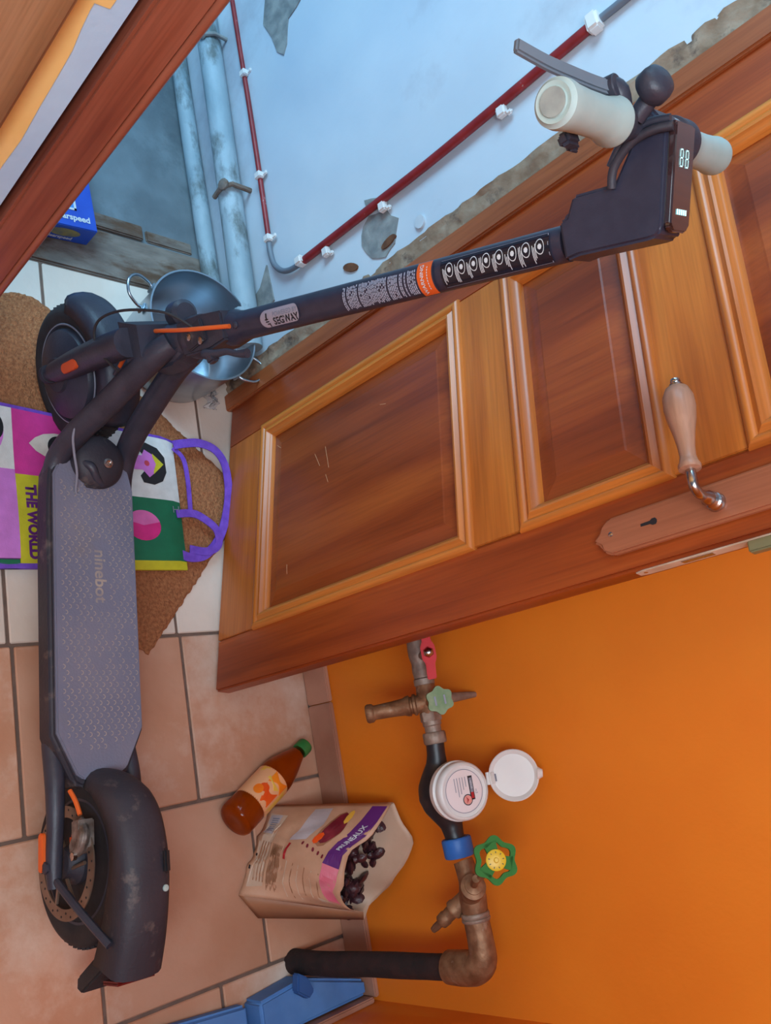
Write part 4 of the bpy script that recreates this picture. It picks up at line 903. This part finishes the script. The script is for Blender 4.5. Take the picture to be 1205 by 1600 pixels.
# pictogram strip
sticker('pictogram_field', .533, .678, -.0165, .0165, mat('glossy_black_label', s(30, 30, 40), rough=.15), .0212)
brd = []
for a, b, c_, d_ in ((.534, .677, -.0163, -.0158), (.534, .677, .0158, .0163), (.676, .677, -.016, .016)): brd.append(strip(stemfn(.0216), a, b, c_, d_, 3, 3))
mesh('label_border', join(*brd), 'print_grey', stm)
g = []; g2 = []
for k in range(8):
    cx = .546+.0172*k; f_ = stemfn(.0216)
    g.append(ring_faces(cx, -.004, .0056, .0064, 20, lambda x, y, f=f_: f((x-cx)*.85+cx, y*1.25+.001))); g2.append(conform(ell(cx, -.004, .0026, .003, 7), f_, 1))
    for r_ in range(3): g.append(strip(f_, cx-.0095+.0018*r_, cx-.0086+.0018*r_, rr.uniform(-.009, -.002), rr.uniform(.005, .013), 1, 4))
mesh('pictograms', join(*g), 'print_white', stm)['kind'] = 'stuff'; mesh('pictogram_marks', join(*g2), 'print_white', stm)['kind'] = 'stuff'
# head unit
hu_ = [(-.182, 1.122), (-.182, 1.132), (-.198, 1.146), (-.185, 1.190), (-.206, 1.215), (-.228, 1.228), (-.230, 1.248), (-.205, 1.256), (-.122, 1.2175), (-.117, 1.210), (-.119, 1.200), (-.140, 1.130), (-.142, 1.114)]
hd = sm_('control_head', st(prism(hu_, -.026, .026, lambda x, z, y: (x, y, z))), 'stem', bevel=.0035, seg=3)
dn = Vector((.42, 0, .91)).normalized(); dt = Vector((.905, 0, -.425)).normalized(); dc = Vector((-.163, 0, 1.2385))
sm_('display', st(prism([(x, y) for x, y in [(a, b) for a, b in ((-.050, -.023), (.042, -.023), (.049, -.015), (.049, .015), (.042, .023), (-.050, .023))]], -.002, .006, lambda x, y, h: tuple(dc+dt*x+Vector((0, 1, 0))*y+dn*h))), 'screen', hd, bevel=.002)
gl = []
def seg7(cx, cy, s_):
    for a, b, w, h in ((0, 1, .7, .14), (0, 0, .7, .14), (0, -1, .7, .14), (-.42, .5, .14, .8), (.42, .5, .14, .8), (.42, -.5, .14, .8), (-.42, -.5, .14, .8)):
        x, y = cx+a*s_, cy+b*s_; gl.append(([stv(dc+dt*(-(y+h*s_*j/2))+Vector((0, 1, 0))*(x+w*s_*i/2)+dn*.0066) for i, j in ((-1, -1), (1, -1), (1, 1), (-1, 1))], [(0, 1, 2, 3)]))
seg7(-.008, .018, .0075); mesh('display_digit', join(*gl), 'led', hd); gl.clear(); seg7(.005, .018, .0075); mesh('display_digit', join(*gl), 'led', hd); gl.clear()
for k in range(5): gl.append(([stv(dc+dt*(.028+.005*j)+Vector((0, 1, 0))*(-.012+.005*k+.0035*i)+dn*.0066) for i, j in ((0, 0), (1, 0), (1, 1), (0, 1))], [(0, 1, 2, 3)]))
for q_ in gl: mesh('battery_mark', q_, 'led', hd)
# cable clamp curve on near side
sm_('brake_hose', st(tube([(-.200, -.030, 1.262), (-.206, -.034, 1.245), (-.207, -.034, 1.222), (-.196, -.032, 1.198), (-.180, -.030, 1.188)], .0045, 10, sm=5)), 'dusty', hd)
sm_('hose_cover', st(tube([(-.208, -.029, 1.262), (-.216, -.031, 1.240), (-.214, -.031, 1.215), (-.200, -.029, 1.194)], .004, 10, sm=5)), 'black', hd)
# handlebar
bar = sm_('handlebar', st(tube([(-.218, -.165, 1.228), (-.218, .165, 1.228)], .0115, 20)), 'black')
gp = [(.0175, 0), (.0200, .002), (.0205, .010), (.0190, .022), (.0180, .045), (.0180, .075), (.0190, .090), (.0222, .100), (.0222, .104), (.0150, .106)]
g1 = sm_('grip', st(lathe([(.004, -.002), (.012, -.0025), (.0125, -.001), (.0165, -.002)]+gp, (-.218, -.180, 1.228), (0, 1, 0), 40)), 'gripp', bar)
sm_('grip_end', st(lathe([(.0118, -.0035), (.0118, -.0008), (.011, .001)], (-.218, -.180, 1.228), (0, 1, 0), 28)), mat('worn_grip_end', s(140, 146, 142), s(160, 166, 160), rough=.7, scale=60), g1)
sm_('grip', st(lathe([(.004, -.002), (.0165, -.002)]+gp, (-.218, .182, 1.228), (0, -1, 0), 40)), 'gripp', bar)
bl2 = sm_('brake_clamp', st(join(lathe([(.017, 0), (.018, .002), (.018, .014), (.017, .016)], (-.218, -.074, 1.228), (0, 1, 0), 24), tube([(-.222, -.066, 1.235), (-.240, -.070, 1.240), (-.248, -.082, 1.238)], [.010, .011, .008], 12, sm=4))), 'black', bar)
sm_('brake_lever', st(ribbon([(-.240, -.078, 1.242), (-.247, -.100, 1.235), (-.256, -.125, 1.228), (-.266, -.15, 1.221), (-.280, -.180, 1.214)], .013, .007, up=(.3, 0, 1))), 'cable_grey', bl2, bevel=.002)
sm_('lever_pivot', st(lathe([(.010, -.006), (.011, -.004), (.011, .005), (.010, .006)], (-.243, -.080, 1.240), (.2, 0, 1), 20)), 'black', bl2)
be = sm_('bell', st(lathe([(.0155, 0), (.0170, .002), (.0170, .011), (.0155, .016), (.010, .0195), (.001, .021)], (-.235, -.044, 1.257), (-.05, -.35, 1), 36)), 'black', bar)
sm_('bell_bracket', st(tube([(-.220, -.045, 1.238), (-.232, -.044, 1.262)], .009, 10)), 'black', be)
sm_('under_clamp', st(join(box((-.205, -.130, 1.207), (.012, .022, .012)), box((-.203, -.118, 1.203), (.01, .016, .008)))), 'black', bar, bevel=.003)
tc = sm_('throttle', st(lathe([(.018, 0), (.024, .002), (.0245, .006), (.022, .018), (.0245, .024), (.0245, .030), (.018, .032)], (-.218, .046, 1.228), (0, 1, 0), 36)), 'black', bar)
sm_('throttle_ring', st(lathe([(.0205, -.006), (.0215, -.004), (.0215, .0), (.018, .002)], (-.218, .044, 1.228), (0, 1, 0), 30)), 'chrome', tc)
sm_('thumb_lever', st(ribbon([(-.200, .068, 1.232), (-.188, .066, 1.226), (-.178, .060, 1.216), (-.174, .054, 1.204)], .016, .006, up=(1, 0, .4))), 'black', tc, bevel=.002)
# cables
sm_('orange_cable', st(tube([(-.314, -.026, .590), (-.330, -.034, .55), (-.350, -.038, .50), (-.372, -.036, .45), (-.388, -.030, .41), (-.394, -.028, .375), (-.386, -.030, .33), (-.372, -.034, .295)], .0035, 10, sm=6)), 'orangep', label='bright orange brake cable')
sm_('cable_end', st(tube([(-.374, -.034, .302), (-.368, -.035, .284)], .0042, 8)), 'black')
sm_('black_cable', st(tube([(-.338, -.09, .378), (-.377, -.09, .351), (-.413, -.09, .347), (-.427, -.09, .378), (-.412, -.085, .44), (-.379, -.06, .50), (-.345, -.035, .52)], .0022, 8, sm=6)), 'rubber')
# rear
rw = wheel((.412, 0, .127), False, 'rear')
C_ = Vector((.412, 0, .127))
V = []; F = []; n = 72
for k in range(n):
    a = 2*PI*k/n
    for r, h in ((.066, -.044), (.083, -.044), (.083, -.042), (.066, -.042)): V.append((C_.x+r*math.cos(a), h, C_.z+r*math.sin(a)))
for k in range(n):
    for q in range(4): F.append((k*4+q, k*4+(q+1) % 4, ((k+1) % n)*4+(q+1) % 4, ((k+1) % n)*4+q))
bd = sm_('brake_disc', (V, F), 'disc', rw)
g = []
for k in range(36):
    a = 2*PI*k/36; r = .0745+.003*(k % 2*2-1); g.append(lathe([(.0018, 0), (.0018, .0004)], (C_.x+r*math.cos(a), -.0442, C_.z+r*math.sin(a)), (0, -1, 0), 6))
mesh('disc_holes', join(*g), 'print_black', bd)
g = []
for k in range(6):
    a = 2*PI*k/6; p0 = Vector((C_.x+.018*math.cos(a), -.043, C_.z+.018*math.sin(a))); p1_ = Vector((C_.x+.068*math.cos(a+.5), -.043, C_.z+.056*math.sin(a+.5))); g.append(tube([p0, p1_], .003, 6))
sm_('disc_arms', join(*g), 'disc', bd)
sm_('hub', lathe([(.012, -.052), (.022, -.050), (.024, -.040), (.034, -.030), (.036, .030), (.022, .045)], C_, (0, 1, 0), 32), 'dusty', rw)
g = []
for k in range(5):
    a = 2*PI*k/5+.3; g.append(tube([Vector((C_.x+.03*math.cos(a), 0, C_.z+.03*math.sin(a))), Vector((C_.x+.062*math.cos(a), 0, C_.z+.062*math.sin(a)))], [.012, .010], 10))
sm_('spokes', join(*g), 'dusty', rw)
for sd in (-1, 1):
    P = [(.19, sd*.062, .128), (.235, sd*.064, .130), (.29, sd*.067, .142), (.335, sd*.068, .145), (.37, sd*.068, .143), (.412, sd*.068, .138), (.445, sd*.067, .138)]
    ar = sm_('rear_arm', tube(P, [.014, .016, .015, .0135, .0125, .0125, .010], 14, sm=4), 'black')
    if sd < 0:
        c = Vector((.392, -.083, .131)); mesh('reflector', prism([(x, y) for x, y in capsule(.044, .006, 0)], -.004, .003, lambda x, y, h: (c.x+x, c.y-h, c.z+y-x*.02)), 'orangep', ar, smooth=True, bevel=.001, label='orange side reflector')
        sm_('axle_bolt', lathe([(.009, 0), (.009, .004), (.006, .006)], (.414, -.079, .138), (0, -1, 0), 6), 'black', ar)
sm_('fender_stay', tube([(.432, -.068, .142), (.452, -.066, .168), (.485, -.058, .205), (.525, -.044, .246)], .006, 8, sm=4), 'black')
ca = sm_('brake_caliper', join(box((.372, -.050, .192), (.040, .026, .022)), lathe([(.013, -.014), (.014, 0), (.011, .01)], (.388, -.052, .182), (0, -1, 0), 16), tube([(.352, -.05, .188), (.372, -.056, .205), (.392, -.058, .198), (.402, -.058, .175)], [.006, .009, .009, .006], 10, sm=4)), 'caliper', bevel=.003)
sm_('caliper_bolt', lathe([(.006, 0), (.006, .006), (.003, .007)], (.402, -.062, .190), (0, -1, 0), 10), 'chrome', ca)
sm_('caliper_pad', box((.385, -.046, .165), (.025, .014, .02)), 'orangedeep', ca, bevel=.003)
sm_('orange_cable', tube([(.308, -.055, .165), (.325, -.053, .178), (.345, -.052, .188)], .0036, 8, sm=4), 'orangep', label='short orange cable at rear brake')
# rear fender
pf_ = smooth_pts([(.288, 0, .166), (.296, 0, .200), (.318, 0, .238), (.350, 0, .265), (.392, 0, .279), (.435, 0, .283), (.480, 0, .278), (.530, 0, .266), (.574, 0, .250)], 4)
V = []; F = []; npf = len(pf_)
for i, p in enumerate(pf_):
    d = (pf_[min(i+1, npf-1)]-pf_[max(i-1, 0)]).normalized(); nr = Vector((-d.z, 0, d.x)); t = i/(npf-1)
    w_ = .030+.010*min(1, t*4); sd_ = .020+.030*max(0, (t-.45)/.55)+.012*min(1, t*3)
    sec = [(-w_, -sd_), (-w_, -.012), (-w_*.93, -.003), (-w_*.7, .004), (-w_*.35, .008), (0, .009), (w_*.35, .008), (w_*.7, .004), (w_*.93, -.003), (w_, -.012), (w_, -sd_)]
    for yy, hh_ in sec: V.append(tuple(p+nr*hh_+Vector((0, yy, 0))))
m = 11
for i in range(npf-1):
    for k in range(m-1): F.append((i*m+k, i*m+k+1, (i+1)*m+k+1, (i+1)*m+k))
F.append(tuple((npf-1)*m+k for k in range(m)))
rf = sm_('rear_fender', (V, F), 'dusty'); q = rf.modifiers.new('thick', 'SOLIDIFY'); q.thickness = .003
sm_('fender_slot', box((.425, .024, .2935), (.034, .010, .008)), 'print_black', rf, bevel=.003)
sm_('fender_button', lathe([(.005, 0), (.0045, .002), (.001, .0028)], (.462, .024, .2875), (.05, .1, 1), 16), 'gripp', rf)
sm_('tail_light', join(box((.578, 0, .222), (.006, .066, .044))), 'taillight', rf, bevel=.003)
sm_('mud_flap', prism([(.535, .215), (.560, .205), (.596, .140), (.590, .128), (.574, .130), (.548, .175)], -.030, .026, lambda x, z, y: (x, y, z)), 'rubber', rf, bevel=.003)
